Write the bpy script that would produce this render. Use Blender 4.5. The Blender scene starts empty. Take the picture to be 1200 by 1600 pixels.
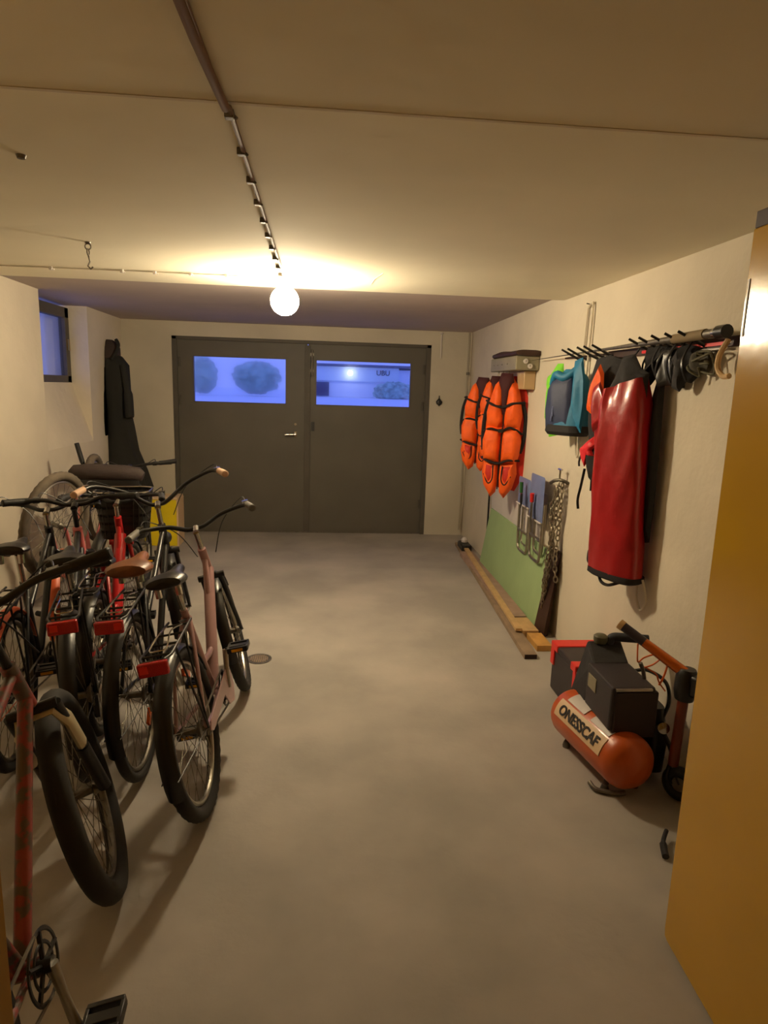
import bpy, math, random
from math import sin, cos, pi, radians, sqrt
from mathutils import Vector as V, Matrix
random.seed(7)
SC = bpy.context.scene
COL = SC.collection

# ------------------------------------------------------------------ materials
def lin(c):
    return tuple(((x / 255) / 12.92 if x / 255 <= .04045 else ((x / 255 + .055) / 1.055) ** 2.4) for x in c)

MATS = {}
def mat(name, c, rough=.6, metal=0., noise=0., nscale=8., bump=0., bscale=40., c2=None, spec=.5, coat=0., detail=4., thr=None):
    if name in MATS: return MATS[name]
    m = bpy.data.materials.new(name); m.use_nodes = True
    nt = m.node_tree; b = nt.nodes['Principled BSDF']
    col = lin(c); b.inputs['Base Color'].default_value = (*col, 1)
    b.inputs['Roughness'].default_value = rough; b.inputs['Metallic'].default_value = metal
    b.inputs['Specular IOR Level'].default_value = spec
    if coat: b.inputs['Coat Weight'].default_value = coat; b.inputs['Coat Roughness'].default_value = .15
    tc = nt.nodes.new('ShaderNodeTexCoord')
    if noise or c2:
        n = nt.nodes.new('ShaderNodeTexNoise'); n.inputs['Scale'].default_value = nscale; n.inputs['Detail'].default_value = detail
        nt.links.new(tc.outputs['Object'], n.inputs['Vector'])
        r = nt.nodes.new('ShaderNodeValToRGB')
        lo, hi = thr or (.35, .65)
        r.color_ramp.elements[0].position = lo; r.color_ramp.elements[1].position = hi
        a = lin(c2) if c2 else tuple(x * (1 - noise) for x in col)
        r.color_ramp.elements[0].color = (*a, 1)
        r.color_ramp.elements[1].color = (*(col if c2 else tuple(min(1, x * (1 + noise * .5)) for x in col)), 1)
        nt.links.new(n.outputs['Fac'], r.inputs['Fac']); nt.links.new(r.outputs['Color'], b.inputs['Base Color'])
    if bump:
        n2 = nt.nodes.new('ShaderNodeTexNoise'); n2.inputs['Scale'].default_value = bscale; n2.inputs['Detail'].default_value = 6
        nt.links.new(tc.outputs['Object'], n2.inputs['Vector'])
        bp = nt.nodes.new('ShaderNodeBump'); bp.inputs['Strength'].default_value = bump; bp.inputs['Distance'].default_value = .02
        nt.links.new(n2.outputs['Fac'], bp.inputs['Height']); nt.links.new(bp.outputs['Normal'], b.inputs['Normal'])
    MATS[name] = m
    return m

def emit(name, c, s):
    m = bpy.data.materials.new(name); m.use_nodes = True; nt = m.node_tree
    nt.nodes.remove(nt.nodes['Principled BSDF'])
    e = nt.nodes.new('ShaderNodeEmission'); e.inputs['Color'].default_value = (*c, 1); e.inputs['Strength'].default_value = s
    nt.links.new(e.outputs[0], nt.nodes['Material Output'].inputs['Surface'])
    return m

def glass(name, tint=(1, 1, 1), gl=.07, frost=0.):
    m = bpy.data.materials.new(name); m.use_nodes = True; nt = m.node_tree
    nt.nodes.remove(nt.nodes['Principled BSDF'])
    t = nt.nodes.new('ShaderNodeBsdfTransparent'); t.inputs['Color'].default_value = (*tint, 1)
    g = nt.nodes.new('ShaderNodeBsdfGlossy'); g.inputs['Roughness'].default_value = .03
    x = nt.nodes.new('ShaderNodeMixShader'); x.inputs['Fac'].default_value = gl
    nt.links.new(t.outputs[0], x.inputs[1]); nt.links.new(g.outputs[0], x.inputs[2])
    last = x
    if frost:
        r = nt.nodes.new('ShaderNodeBsdfRefraction'); r.inputs['Roughness'].default_value = .45; r.inputs['IOR'].default_value = 1.05
        r.inputs['Color'].default_value = (*tint, 1)
        y = nt.nodes.new('ShaderNodeMixShader'); y.inputs['Fac'].default_value = frost
        nt.links.new(x.outputs[0], y.inputs[1]); nt.links.new(r.outputs[0], y.inputs[2]); last = y
    nt.links.new(last.outputs[0], nt.nodes['Material Output'].inputs['Surface'])
    return m

M_wall = mat('plaster_cream', (220, 209, 188), .9, noise=.10, nscale=1.3, bump=.35, bscale=9)
M_wallb = mat('plaster_back', (205, 196, 176), .9, noise=.12, nscale=1.1, bump=.3, bscale=9)
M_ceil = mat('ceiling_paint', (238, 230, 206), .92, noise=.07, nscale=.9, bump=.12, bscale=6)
M_floor = mat('concrete', (178, 170, 160), .75, c2=(152, 146, 138), nscale=1.6, detail=8, bump=.08, bscale=30, thr=(.36, .66))
M_door = mat('door_paint', (92, 87, 76), .55, noise=.08, nscale=3, bump=.05, bscale=60)
M_doorf = mat('door_frame_paint', (84, 78, 68), .6, noise=.1, nscale=5)
M_yel = mat('ochre_gloss_paint', (208, 160, 38), .15, noise=.06, nscale=2, bump=.10, bscale=5, coat=.3)
M_yeledge = mat('ochre_edge', (206, 160, 70), .35)
M_blk = mat('black_rubber', (22, 21, 20), .6, bump=.1, bscale=90)
M_tire = mat('tire_rubber', (34, 31, 28), .8, noise=.2, nscale=20)
M_tiregrey = mat('dusty_tire_rubber', (92, 82, 70), .9, noise=.2, nscale=20)
M_plast = mat('black_plastic', (24, 23, 23), .35)
M_chrome = mat('chrome', (200, 196, 186), .2, 1.)
M_alu = mat('brushed_alloy', (176, 170, 158), .38, 1., noise=.1, nscale=30)
M_brass = mat('brass', (190, 150, 70), .3, 1.)
M_steel = mat('dull_steel', (120, 114, 104), .5, .9, noise=.2, nscale=40)
M_fblk = mat('black_frame_enamel', (20, 19, 22), .38)
M_fred = mat('red_frame_enamel', (178, 16, 22), .3, coat=.4)
M_fpink = mat('pink_frame_enamel', (214, 118, 120), .35, coat=.3)
M_fmau = mat('mauve_frame_enamel', (176, 138, 138), .32, coat=.3)
M_fpat = mat('patterned_red_enamel', (150, 60, 55), .35, c2=(95, 78, 66), nscale=26, thr=(.46, .54), coat=.3)
M_cream = mat('cream_grip', (196, 160, 130), .6)
M_brown = mat('brown_leather', (128, 78, 42), .4, noise=.25, nscale=14)
M_refl = mat('red_reflector', (196, 18, 10), .15, bump=.3, bscale=300, coat=.5)
M_ref2 = mat('bright_red_lens', (255, 60, 40), .1, coat=.6)
M_orr = mat('orange_reflector', (230, 96, 30), .2, coat=.4)
M_or = mat('orange_vest_cloth', (255, 98, 14), .6, noise=.14, nscale=10, bump=.5, bscale=16)
M_ord = mat('dark_orange_lining', (200, 40, 22), .65, bump=.2, bscale=20)
M_web = mat('black_webbing', (26, 22, 24), .8)
M_teal = mat('teal_cloth', (18, 110, 150), .55, bump=.25, bscale=14)
M_navy = mat('navy_cloth', (38, 48, 82), .6, bump=.2, bscale=14)
M_lime = mat('lime_cloth', (120, 210, 40), .7, bump=.25, bscale=16)
M_redpvc = mat('red_pvc', (172, 20, 26), .34, noise=.1, nscale=6, bump=.3, bscale=7, coat=.35)
M_dkcl = mat('charcoal_cloth', (38, 36, 38), .85, bump=.3, bscale=18)
M_coat = mat('dark_coat_cloth', (30, 29, 24), .85, bump=.3, bscale=10)
M_roll = mat('dark_brown_cloth', (48, 36, 33), .8, bump=.3, bscale=16)
M_wood = mat('pine', (206, 170, 118), .6, noise=.15, nscale=14, bump=.1)
M_woodd = mat('aged_plank', (150, 128, 104), .75, noise=.2, nscale=9, bump=.1)
M_woodk = mat('dark_stained_wood', (58, 34, 22), .6, noise=.2, nscale=12)
M_green = mat('green_paint', (158, 184, 132), .6, noise=.06, nscale=4)
M_white = mat('white_paint', (214, 206, 200), .5, noise=.04)
M_blgr = mat('blue_grey_vinyl', (112, 124, 168), .45, noise=.06, nscale=8)
M_yelbox = mat('yellow_board', (232, 206, 16), .5, noise=.08, nscale=4)
M_toolr = mat('red_plastic', (228, 44, 36), .4)
M_toolk = mat('charcoal_plastic', (44, 38, 42), .5, noise=.1, nscale=12)
M_comp = mat('orange_tank_enamel', (196, 84, 16), .35, coat=.25, noise=.08, nscale=5)
M_compl = mat('cream_label', (222, 190, 150), .5)
M_ink = mat('dark_ink', (40, 34, 32), .6)
M_scoot = mat('copper_orange_tube', (206, 104, 26), .25, .5, coat=.3)
M_ocord = mat('orange_cord', (235, 110, 40), .5)
M_shelf = mat('beige_grey_enamel', (140, 132, 108), .5, noise=.1)
M_rope = mat('white_cord', (214, 204, 184), .8)
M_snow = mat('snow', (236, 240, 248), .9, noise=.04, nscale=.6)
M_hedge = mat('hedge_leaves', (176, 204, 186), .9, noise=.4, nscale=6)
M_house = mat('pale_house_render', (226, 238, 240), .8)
M_houseD = mat('dark_garage_boards', (86, 84, 110), .8)
M_purple = mat('purple_paint', (70, 50, 140), .35, coat=.4)
M_blueref = mat('blue_strip', (60, 80, 220), .3)
M_pinkline = mat('pink_accent', (235, 60, 90), .35)

# ------------------------------------------------------------------ mesh builder
class B:
    def __init__(s): s.v = []; s.f = []
    def add(s, vs, fs):
        o = len(s.v); s.v += [V(p) for p in vs]; s.f += [tuple(i + o for i in f) for f in fs]; return s
    def xf(s, M, a=0):
        for i in range(a, len(s.v)): s.v[i] = M @ s.v[i]
        return s
    def box(s, c, d, R=None):
        c = V(c); h = V(d) / 2; R = R or Matrix.Identity(3)
        vs = [c + R @ V((x * h.x, y * h.y, z * h.z)) for x in (-1, 1) for y in (-1, 1) for z in (-1, 1)]
        return s.add(vs, [(0, 1, 3, 2), (4, 6, 7, 5), (0, 4, 5, 1), (2, 3, 7, 6), (0, 2, 6, 4), (1, 5, 7, 3)])
    def b2(s, a, b):
        a = V(a); b = V(b); return s.box((a + b) / 2, b - a)
    def ring_loft(s, rings, closed=False, cap=True):
        n = len(rings[0]); o = len(s.v)
        for r in rings: s.v += [V(p) for p in r]
        m = len(rings)
        for i in range(m if closed else m - 1):
            a = o + i * n; b = o + ((i + 1) % m) * n
            for j in range(n): s.f.append((a + j, a + (j + 1) % n, b + (j + 1) % n, b + j))
        if cap and not closed:
            s.f.append(tuple(o + j for j in range(n))[::-1]); s.f.append(tuple(o + (m - 1) * n + j for j in range(n)))
        return s
    def tube(s, pts, r, n=10, closed=False, flat=1., up=None):
        pts = [V(p) for p in pts]; m = len(pts)
        rr = r if isinstance(r, (list, tuple)) else [r] * m
        T = []
        for i in range(m):
            if closed: t = pts[(i + 1) % m] - pts[i - 1]
            else: t = pts[min(i + 1, m - 1)] - pts[max(i - 1, 0)]
            T.append(t.normalized())
        u = V(up) if up else (V((0, 0, 1)) if abs(T[0].z) < .9 else V((0, 1, 0)))
        rings = []
        for i in range(m):
            if up: u = V(up)
            x = T[i].cross(u)
            if x.length < 1e-5: x = T[i].orthogonal()
            x.normalize(); u = x.cross(T[i]).normalized()
            rings.append([pts[i] + (x * cos(2 * pi * k / n) + u * sin(2 * pi * k / n) * flat) * rr[i] for k in range(n)])
        return s.ring_loft(rings, closed)
    def lathe(s, prof, c, ax=(0, 0, 1), n=24):
        ax = V(ax).normalized(); x = ax.orthogonal().normalized(); y = ax.cross(x); c = V(c)
        return s.ring_loft([[c + ax * h + (x * cos(2 * pi * k / n) + y * sin(2 * pi * k / n)) * max(r, .0001) for k in range(n)] for r, h in prof])
    def torus(s, c, ax, R, r, n=48, k=10, rz=None, fn=None):
        ax = V(ax).normalized(); x = ax.orthogonal().normalized(); y = ax.cross(x); c = V(c); rings = []
        for i in range(n):
            a = 2 * pi * i / n; d = x * cos(a) + y * sin(a)
            q = []
            for j in range(k):
                b = 2 * pi * j / k; e = fn(i, j, b) if fn else 1
                q.append(c + d * (R + r * cos(b) * e) + ax * ((rz or r) * sin(b) * (1 if not fn else e)))
            rings.append(q)
        return s.ring_loft(rings, True)
    def puff(s, outline, thick, o, U, W, N, rings=6, fold=0., ff=9., flatback=.35):
        # pillow from a star-shaped outline in (u,v)
        o = V(o); U = V(U); W = V(W); N = V(N); n = len(outline)
        cu = sum(p[0] for p in outline) / n; cv = sum(p[1] for p in outline) / n
        R = []
        ph = random.random() * 6
        for side in (1, -1):
            for i in range(rings + (1 if side == 1 else 0)):
                t = (1 - i / rings) if side == 1 else (i + 1) / rings
                t = 1 - t if side == 1 else 1 - t
                # side 1: t 0 (centre) -> 1 (edge); side -1: edge -> centre
                tt = t
                h = thick * (1 - tt ** 2.6) ** .5 if tt < 1 else 0
                q = []
                for (u, v) in outline:
                    uu = cu + (u - cu) * max(tt, .02); vv = cv + (v - cv) * max(tt, .02)
                    f = fold * sin(uu * ff * 6 + ph + 2 * sin(vv * ff)) * (1 - tt ** 4)
                    q.append(o + U * uu + W * vv + N * ((h if side == 1 else -h * flatback) + f))
                R.append(q)
        return s.ring_loft(R)
    def prism(s, outline, o, U, W, N, t):
        o = V(o); U = V(U); W = V(W); N = V(N)
        a = [o + U * u + W * v for u, v in outline]
        return s.ring_loft([a, [p + N * t for p in a]])

def sup(a, b, n=28, p=3.):
    out = []
    for k in range(n):
        t = 2 * pi * k / n; c, d = cos(t), sin(t)
        out.append((a * math.copysign(abs(c) ** (2 / p), c), b * math.copysign(abs(d) ** (2 / p), d)))
    return out

def smooth_path(pts, k=8):
    pts = [V(p) for p in pts]; out = []
    for i in range(len(pts) - 1):
        p0 = pts[max(i - 1, 0)]; p1 = pts[i]; p2 = pts[i + 1]; p3 = pts[min(i + 2, len(pts) - 1)]
        for j in range(k):
            t = j / k
            out.append(.5 * ((2 * p1) + (p2 - p0) * t + (2 * p0 - 5 * p1 + 4 * p2 - p3) * t * t + (3 * p1 - p0 - 3 * p2 + p3) * t ** 3))
    out.append(pts[-1]); return out

def mk(name, b, m, parent=None, sm=True, bevel=0., off=None, sub=0):
    me = bpy.data.meshes.new(name)
    vs = b.v
    if off is not None: vs = [p - off for p in vs]
    me.from_pydata([tuple(p) for p in vs], [], b.f); me.validate()
    import bmesh
    bm = bmesh.new(); bm.from_mesh(me); bmesh.ops.recalc_face_normals(bm, faces=bm.faces); bm.to_mesh(me); bm.free()
    me.materials.append(m)
    o = bpy.data.objects.new(name, me); COL.objects.link(o)
    if sm:
        for p in me.polygons: p.use_smooth = True
        try: me.set_sharp_from_angle(angle=radians(38))
        except Exception: pass
    if bevel:
        d = o.modifiers.new('bevel', 'BEVEL'); d.width = bevel; d.segments = 2; d.limit_method = 'ANGLE'
    if sub:
        d = o.modifiers.new('sub', 'SUBSURF'); d.levels = sub; d.render_levels = sub
    if parent: o.parent = parent
    return o

def tag(o, label, cat, group=None):
    o['label'] = label; o['category'] = cat
    if group: o['group'] = group
    return o

class Thing:
    """Empty root at loc; parts given in world coordinates."""
    def __init__(s, name, loc, label, cat, group=None, M=None):
        s.e = bpy.data.objects.new(name, None); COL.objects.link(s.e); s.loc = V(loc); s.e.empty_display_size = .05
        s.M = M
        if M is not None: s.e.matrix_world = M; s.off = None
        else: s.e.location = s.loc; s.off = s.loc
        tag(s.e, label, cat, group)
    def part(s, name, b, m, **k):
        return mk(name, b, m, s.e, off=s.off, **k)
    def sub(s, par, name, b, m, **k):
        return mk(name, b, m, par, off=s.off, **k)

def single(name, b, m, label, cat, loc, group=None, **k):
    loc = V(loc); o = mk(name, b, m, off=loc, **k); o.location = loc; return tag(o, label, cat, group)

def struct(name, b, m, parent=None, **k):
    o = mk(name, b, m, parent, **k)
    if not parent: o['kind'] = 'structure'
    return o

def text_b(txt, size, o, U, W, N, depth=.001, bold=0.):
    cu = bpy.data.curves.new('t', 'FONT'); cu.body = txt; cu.size = size; cu.extrude = depth; cu.offset = bold; cu.align_x = 'CENTER'; cu.align_y = 'CENTER'
    ob = bpy.data.objects.new('t', cu); COL.objects.link(ob)
    dg = bpy.context.evaluated_depsgraph_get(); dg.update()
    me = bpy.data.meshes.new_from_object(ob.evaluated_get(dg))
    b = B(); o = V(o); U = V(U); W = V(W); N = V(N)
    b.add([o + U * p.co.x + W * p.co.y + N * p.co.z for p in me.vertices], [tuple(p.vertices) for p in me.polygons])
    bpy.data.objects.remove(ob); bpy.data.curves.remove(cu); bpy.data.meshes.remove(me)
    return b

# ------------------------------------------------------------------ camera
f_px, yaw, pitch, roll, H0 = 1020.18, .09258, .18659, .0312, 1.6324
F = V((sin(yaw) * cos(pitch), cos(yaw) * cos(pitch), -sin(pitch)))
R0 = V((cos(yaw), -sin(yaw), 0)); U0 = R0.cross(F)
Rt = R0 * cos(roll) + U0 * sin(roll); Up = -R0 * sin(roll) + U0 * cos(roll)
cam = bpy.data.cameras.new('camera'); co = bpy.data.objects.new('camera', cam); COL.objects.link(co)
cm = Matrix((Rt, Up, -F)).transposed().to_4x4(); cm.translation = V((0, 0, H0)); co.matrix_world = cm
cam.sensor_fit = 'VERTICAL'; cam.sensor_height = 32; cam.lens = f_px / 1600 * 32; cam.clip_start = .05
SC.camera = co

# ------------------------------------------------------------------ room
XL, XR, YB, H = -2.139, 1.582, 7.258, 2.25
YF = .55
struct('floor', B().b2((-2.6, -1.6, -.15), (1.9, 7.5, 0)), M_floor, sm=False)
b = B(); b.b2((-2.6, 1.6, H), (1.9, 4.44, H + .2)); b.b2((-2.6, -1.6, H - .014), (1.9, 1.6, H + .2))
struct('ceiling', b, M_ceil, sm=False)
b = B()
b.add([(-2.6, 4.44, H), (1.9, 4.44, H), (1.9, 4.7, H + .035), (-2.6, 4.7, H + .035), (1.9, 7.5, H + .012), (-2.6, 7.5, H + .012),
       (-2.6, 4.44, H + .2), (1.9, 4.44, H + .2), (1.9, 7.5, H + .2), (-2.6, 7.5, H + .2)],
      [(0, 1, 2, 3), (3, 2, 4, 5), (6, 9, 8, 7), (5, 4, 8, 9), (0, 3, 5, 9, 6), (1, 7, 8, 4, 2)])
struct('ceiling_far', b, mat('ceiling_far_grey', (186, 172, 164), .92, noise=.08, nscale=1.5, bump=.2, bscale=8), sm=False)  # far ceiling coloured greyer and darker than the near part
struct('wall_right', B().b2((XR, -1.6, 0), (XR + .25, 7.5, H + .05)), M_wall, sm=False)
# left wall with window recess and sloping sill
b = B(); T = .42
y0, y1, zs, zf = 5.27, 6.27, 1.60, 1.08; xw = XL - .16
b.b2((XL - T, -1.6, 0), (XL, y0, H + .05)); b.b2((XL - T, y1, 0), (XL, 7.5, H + .05)); b.b2((XL - T, y0, 0), (XL, y1, zf))
b.add([(XL, y0, zf), (XL, y1, zf), (xw, y1, zs), (xw, y0, zs), (XL - T, y0, zf), (XL - T, y1, zf), (XL - T, y0, zs), (XL - T, y1, zs)],
      [(0, 1, 2, 3), (3, 2, 7, 6), (4, 6, 7, 5), (0, 4, 5, 1), (0, 3, 6, 4), (1, 5, 7, 2)])
struct('wall_left', b, M_wall, sm=False)
b = B(); w = .085
yy0, yy1, zz0, zz1 = y0 + .001, y1 - .001, zs + .001, H - .001
b.b2((xw - .06, yy0, zz0), (xw, yy0 + w, zz1)); b.b2((xw - .06, yy1 - w, zz0), (xw, yy1, zz1))
b.b2((xw - .06, yy0, zz0), (xw, yy1, zz0 + .06)); b.b2((xw - .06, yy0, zz1 - .09), (xw, yy1, zz1))
w1 = struct('window_1', b, M_doorf, sm=False, bevel=.004)
mk('window_pane', B().b2((xw - .035, yy0 + w, zz0 + .06), (xw - .03, yy1 - w, zz1 - .09)), glass('window_glass', (.95, .97, 1), .05, .2), w1, sm=False)
mk('window_latch', B().b2((xw, yy1 - w + .02, 1.88), (xw + .02, yy1 - w + .035, 1.98)), M_brass, w1)
# back wall with garage door opening
dx0, dx1, dz = -1.63, 1.14, 2.115
b = B(); b.b2((XL - T, YB, 0), (dx0, YB + .24, H + .05)); b.b2((dx1, YB, 0), (XR + .2, YB + .24, H + .05)); b.b2((dx0, YB, dz), (dx1, YB + .24, H + .05))
struct('wall_back', b, M_wallb, sm=False)
# front wall / doorway behind which the viewer stands
b = B(); b.b2((-2.6, YF - .15, 0), (-.289, YF, H)); b.b2((1.12, YF - .15, 0), (1.9, YF, H)); b.b2((-.289, YF - .15, 2.12), (1.12, YF, H))
struct('wall_front', b, mat('ochre_wall', (190, 150, 70), .7, noise=.05), sm=False)
struct('wall_hall', B().b2((-2.6, -1.7, 0), (1.9, -1.5, H)), M_wall, sm=False)

# garage doors
def leaf(name, xa, xb, wx0, wx1, handle, hinge_side):
    ya, yb = YB + .03, YB + .075; z0, z1 = .012, dz - .035
    wz0, wz1 = 1.43, 1.92
    b = B()
    b.b2((xa, ya, z0), (xb, yb, wz0)); b.b2((xa, ya, wz1), (xb, yb, z1)); b.b2((xa, ya, wz0), (wx0, yb, wz1)); b.b2((wx1, ya, wz0), (xb, yb, wz1))
    o = struct(name, b, M_door, sm=False)
    w = .009; b = B()
    for q in (((wx0, wz0), (wx0 + w, wz1)), ((wx1 - w, wz0), (wx1, wz1)), ((wx0, wz0), (wx1, wz0 + w)), ((wx0, wz1 - w), (wx1, wz1))):
        b.b2((q[0][0], ya - .008, q[0][1]), (q[1][0], yb, q[1][1]))
    mk('glazing_bead', b, mat('dark_bead', (84, 78, 70), .5), o, sm=False)
    mk('window_pane', B().b2((wx0 + w, yb - .012, wz0 + w), (wx1 - w, yb - .007, wz1 - w)), glass('pane_' + name, (.95, .97, 1), .05, .35 if hinge_side < 0 else .10), o, sm=False)
    hx = xa + .02 if hinge_side < 0 else xb - .02
    b = B()
    for z in (.35, 1.45, 1.85): b.tube([(hx, ya - .006, z - .05), (hx, ya - .006, z + .05)], .01)
    mk('hinge', b, M_doorf, o)
    return o
xm = -.20
d1 = leaf('door_1', dx0 + .05, xm - .004, -1.42, -.43, 1, -1)
d2 = leaf('door_2', xm + .004, dx1 - .05, -.115, .93, 0, 1)
b = B(); b.b2((xm - .035, YB + .012, .02), (xm + .03, YB + .03, dz - .05)); mk('astragal', b, M_doorf, d1, sm=False, bevel=.003)
b = B(); b.box((-.33, YB + .022, 1.11), (.03, .012, .06)); b.tube([(-.33, YB + .02, 1.11), (-.33, YB - .03, 1.11), (-.44, YB - .035, 1.105)], .011)
b.tube([(-.33, YB + .02, 1.22), (-.33, YB - .0, 1.22)], .014)
mk('door_handle', b, M_chrome, d1)
b = B(); b.tube([(-.155, YB + .018, 1.74), (-.155, YB + .018, 2.02)], .012); b.box((-.155, YB + .02, 1.80), (.04, .02, .03)); b.box((-.155, YB + .02, 1.97), (.04, .02, .03))
mk('slide_bolt', b, M_steel, d2)
b = B(); b.box((-.14, YB + .02, 1.2), (.035, .02, .1)); mk('lock_plate', b, M_plast, d2)
b = B()
b.b2((dx0, YB + .005, 0), (dx0 + .05, YB + .12, dz)); b.b2((dx1 - .05, YB + .005, 0), (dx1, YB + .12, dz)); b.b2((dx0, YB + .005, dz - .035), (dx1, YB + .12, dz))
struct('trim_1', b, M_doorf, sm=False, bevel=.004)
struct('trim_2', B().b2((dx0 + .05, YB + .03, 0), (dx1 - .05, YB + .12, .012)), M_steel, sm=False)
struct('trim_3', B().b2((-2.139, 1.585, H - .016), (XR, 1.597, H - .0)), M_wall, sm=False)

# yellow interior door leaf (open, hinged near the viewer)
hx, hy = 1.008, YF + .01; fx, fy = 1.052, 1.64
dirv = V((fx - hx, fy - hy, 0)); L = dirv.length; dirv.normalize(); nn = V((dirv.y, -dirv.x, 0))   # nn points to +x (away from room centre)
b = B(); o = V((hx, hy, 0))
oc = [(0, .012), (L - .02, .012), (L - .004, .02), (L, .04), (L, 2.05), (0, 2.05)]
b.prism(oc, o, dirv, (0, 0, 1), nn, .04)
d3 = struct('door_3', b, M_yel, sm=False, bevel=.004)
b = B(); b.prism([(L - .001, .03), (L + .014, .04), (L + .014, 2.035), (L - .001, 2.035)], o + nn * .014, dirv, (0, 0, 1), nn, .026)
mk('door_edge', b, M_yeledge, d3, sm=False)
b = B(); b.prism([(L - .016, 1.79), (L - .009, 1.79), (L - .009, 1.93), (L - .016, 1.93)], o - nn * .002, dirv, (0, 0, 1), nn, .004)
mk('lock_slot', b, M_steel, d3, sm=False)
single('wooden_block', B().b2((1.055, 1.40, 2.0505), (1.10, 1.64, 2.092)), M_woodk, 'dark brown wooden block lying on top of the yellow door', 'block', (1.085, 1.5, 2.05), bevel=.003)

# ------------------------------------------------------------------ lamp and ceiling items
lx, ly = -.247, 4.0
t = Thing('ceiling_lamp', (lx, ly, H), 'bare glowing round bulb in a ceramic holder on the ceiling', 'lamp')
t.part('lamp_holder', B().lathe([(.001, 0), (.045, 0), (.045, -.018), (.036, -.03), (.034, -.055), (.001, -.056)], (lx, ly, H)), M_white)
t.part('light_bulb', B().lathe([(.082 * sin(pi * k / 18) + .0005, -.134 + .082 * cos(pi * k / 18)) for k in range(19)], (lx, ly, H), n=36), emit('bulb_glow', (1, .815, .54), 390))

def cable(name, pts, r, clips, label, m, clipr, cat='cable', skew=(0, 0, 0)):
    t = Thing(name, pts[0], label, cat)
    t.part('cord', B().tube(pts, r, 8), m)
    for c in clips:
        b = B(); c = V(c); b.box(c + V((0, 0, -.004)), (.022 * clipr, .022 * clipr, .018)); b.tube([c + V((.004, 0, 0)), c + V((.018, 0, -.012))], .004, 6)
        t.part('cable_clip', b, M_steel if clipr > .9 else M_white, bevel=.002)
cable('ceiling_cable', [(-.235, .6, H - .021), (-.232, 1.58, H - .021), (-.225, 1.63, H - .01), (-.24, 3.0, H - .008), (lx, ly - .045, H - .008)], .0065,
      [(-.23 - .004 * i, 1.67 + .245 * i, H - .006) for i in range(10)], 'brown clipped cable running along the ceiling towards the bulb', mat('brown_cable', (120, 96, 80), .7), 1.)
t = Thing('cable_shadow', (-.235, .6, H - .02), 'thick brown tube shaped as the soft cable shadow on the nearest ceiling slab', 'shadow tube')  # wide soft shadow of the cable, modelled as a brown tube
t.part('shadow_tube', B().tube([(-.245, .58, H - .027), (-.238, 1.3, H - .026), (-.228, 1.595, H - .025)], .0095, 12), mat('brown_cable_shadow', (120, 92, 74), .7))
cable('side_cable', [(-2.13, 4.03, H - .006), (-1.2, 4.0, H - .006), (lx - .045, ly, H - .006)], .0035,
      [(-1.9, 4.02, H - .006), (-1.55, 4.01, H - .006), (-1.16, 4.0, H - .006), (-.98, 4.0, H - .006), (-.78, 4.0, H - .006), (-.58, 4.0, H - .006)],
      'thin white cable crossing the ceiling from the left wall to the bulb', M_rope, .8)
b = B()
b.tube([(.30, 3.72, H - .001), (.27, 3.9, H - .001), (.26, 4.12, H - .001)], .0013, 5)
single('ceiling_wire', b, M_rope, 'short thin wire stapled to the ceiling right of the bulb', 'wire', (.27, 3.9, H))
# hanging hook with links
b = B(); hx_, hy_ = -1.095, 3.27
b.lathe([(.001, 0), (.014, 0), (.012, -.006), (.001, -.006)], (hx_, hy_, H))
b.torus((hx_, hy_, H - .02), (0, 1, 0), .013, .003, 14, 6); b.torus((hx_, hy_, H - .044), (1, 0, 0), .014, .003, 14, 6)
b.tube([(hx_, hy_, H - .058), (hx_ + .006, hy_, H - .085), (hx_ - .004, hy_, H - .105), (hx_ + .008, hy_, H - .118), (hx_ + .018, hy_, H - .108)], .004, 6)
single('ceiling_hook', b, M_steel, 'small metal hook dangling by links from the ceiling at left', 'hook', (hx_, hy_, H))
single('ceiling_plug', B().lathe([(.001, 0), (.014, 0), (.011, -.01), (.001, -.012)], (-.868, 2.084, H)), M_steel, 'small dark metal plug in the ceiling near the upper left', 'plug', (-.868, 2.084, H))

# ------------------------------------------------------------------ back wall details
b = B(); b.tube([(1.24, YB - .015, H - .01), (1.243, YB - .015, 1.98)], .007, 8); b.lathe([(.02, 0), (.02, -.012), (.008, -.02)], (1.24, YB - .015, H - .001))
single('white_rod', b, M_white, 'short white rod hanging from the ceiling by the back wall', 'rod', (1.24, YB - .015, H))
b = B(); b.puff([(0, .05), (.035, .005), (.03, -.02), (0, -.045), (-.03, -.02), (-.035, .005)], .02, (1.245, YB - .022, 1.505), (1, 0, 0), (0, 0, 1), (0, -1, 0))
b.tube([(1.245, YB - .02, 1.54), (1.245, YB - .02, 1.575)], .006, 8)
single('wall_hook', b, M_plast, 'small black hook on the back wall right of the garage door', 'hook', (1.245, YB, 1.5))
t = Thing('corner_pipe', (1.53, YB - .1, 0), 'thin painted pipe running up the far right corner', 'pipe')
t.part('pipe', B().tube([(1.53, YB - .12, H), (1.53, YB - .12, .55), (1.53, YB - .1, .3), (1.53, YB - .08, .08)], .012, 10), mat('pipe_paint', (160, 150, 130), .6))
for z in (1.82, 1.0): t.part('pipe_collar', B().lathe([(.018, -.015), (.018, .015)], (1.53, YB - .12, z)), M_steel)
t.part('pipe_switch', B().box((1.515, YB - .14, 1.23), (.03, .04, .07)), M_plast, bevel=.004)
b = B(); b.tube([(XL + .005, 6.85, 1.97), (XL + .04, 6.85, 1.975), (XL + .05, 6.85, 1.93), (XL + .03, 6.85, 1.9)], .006, 8); b.box((XL + .004, 6.85, 1.95), (.008, .02, .06))
single('brass_hook', b, M_brass, 'small brass hook on the wall beside the hanging dark coat', 'hook', (XL, 6.85, 1.95))

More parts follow.
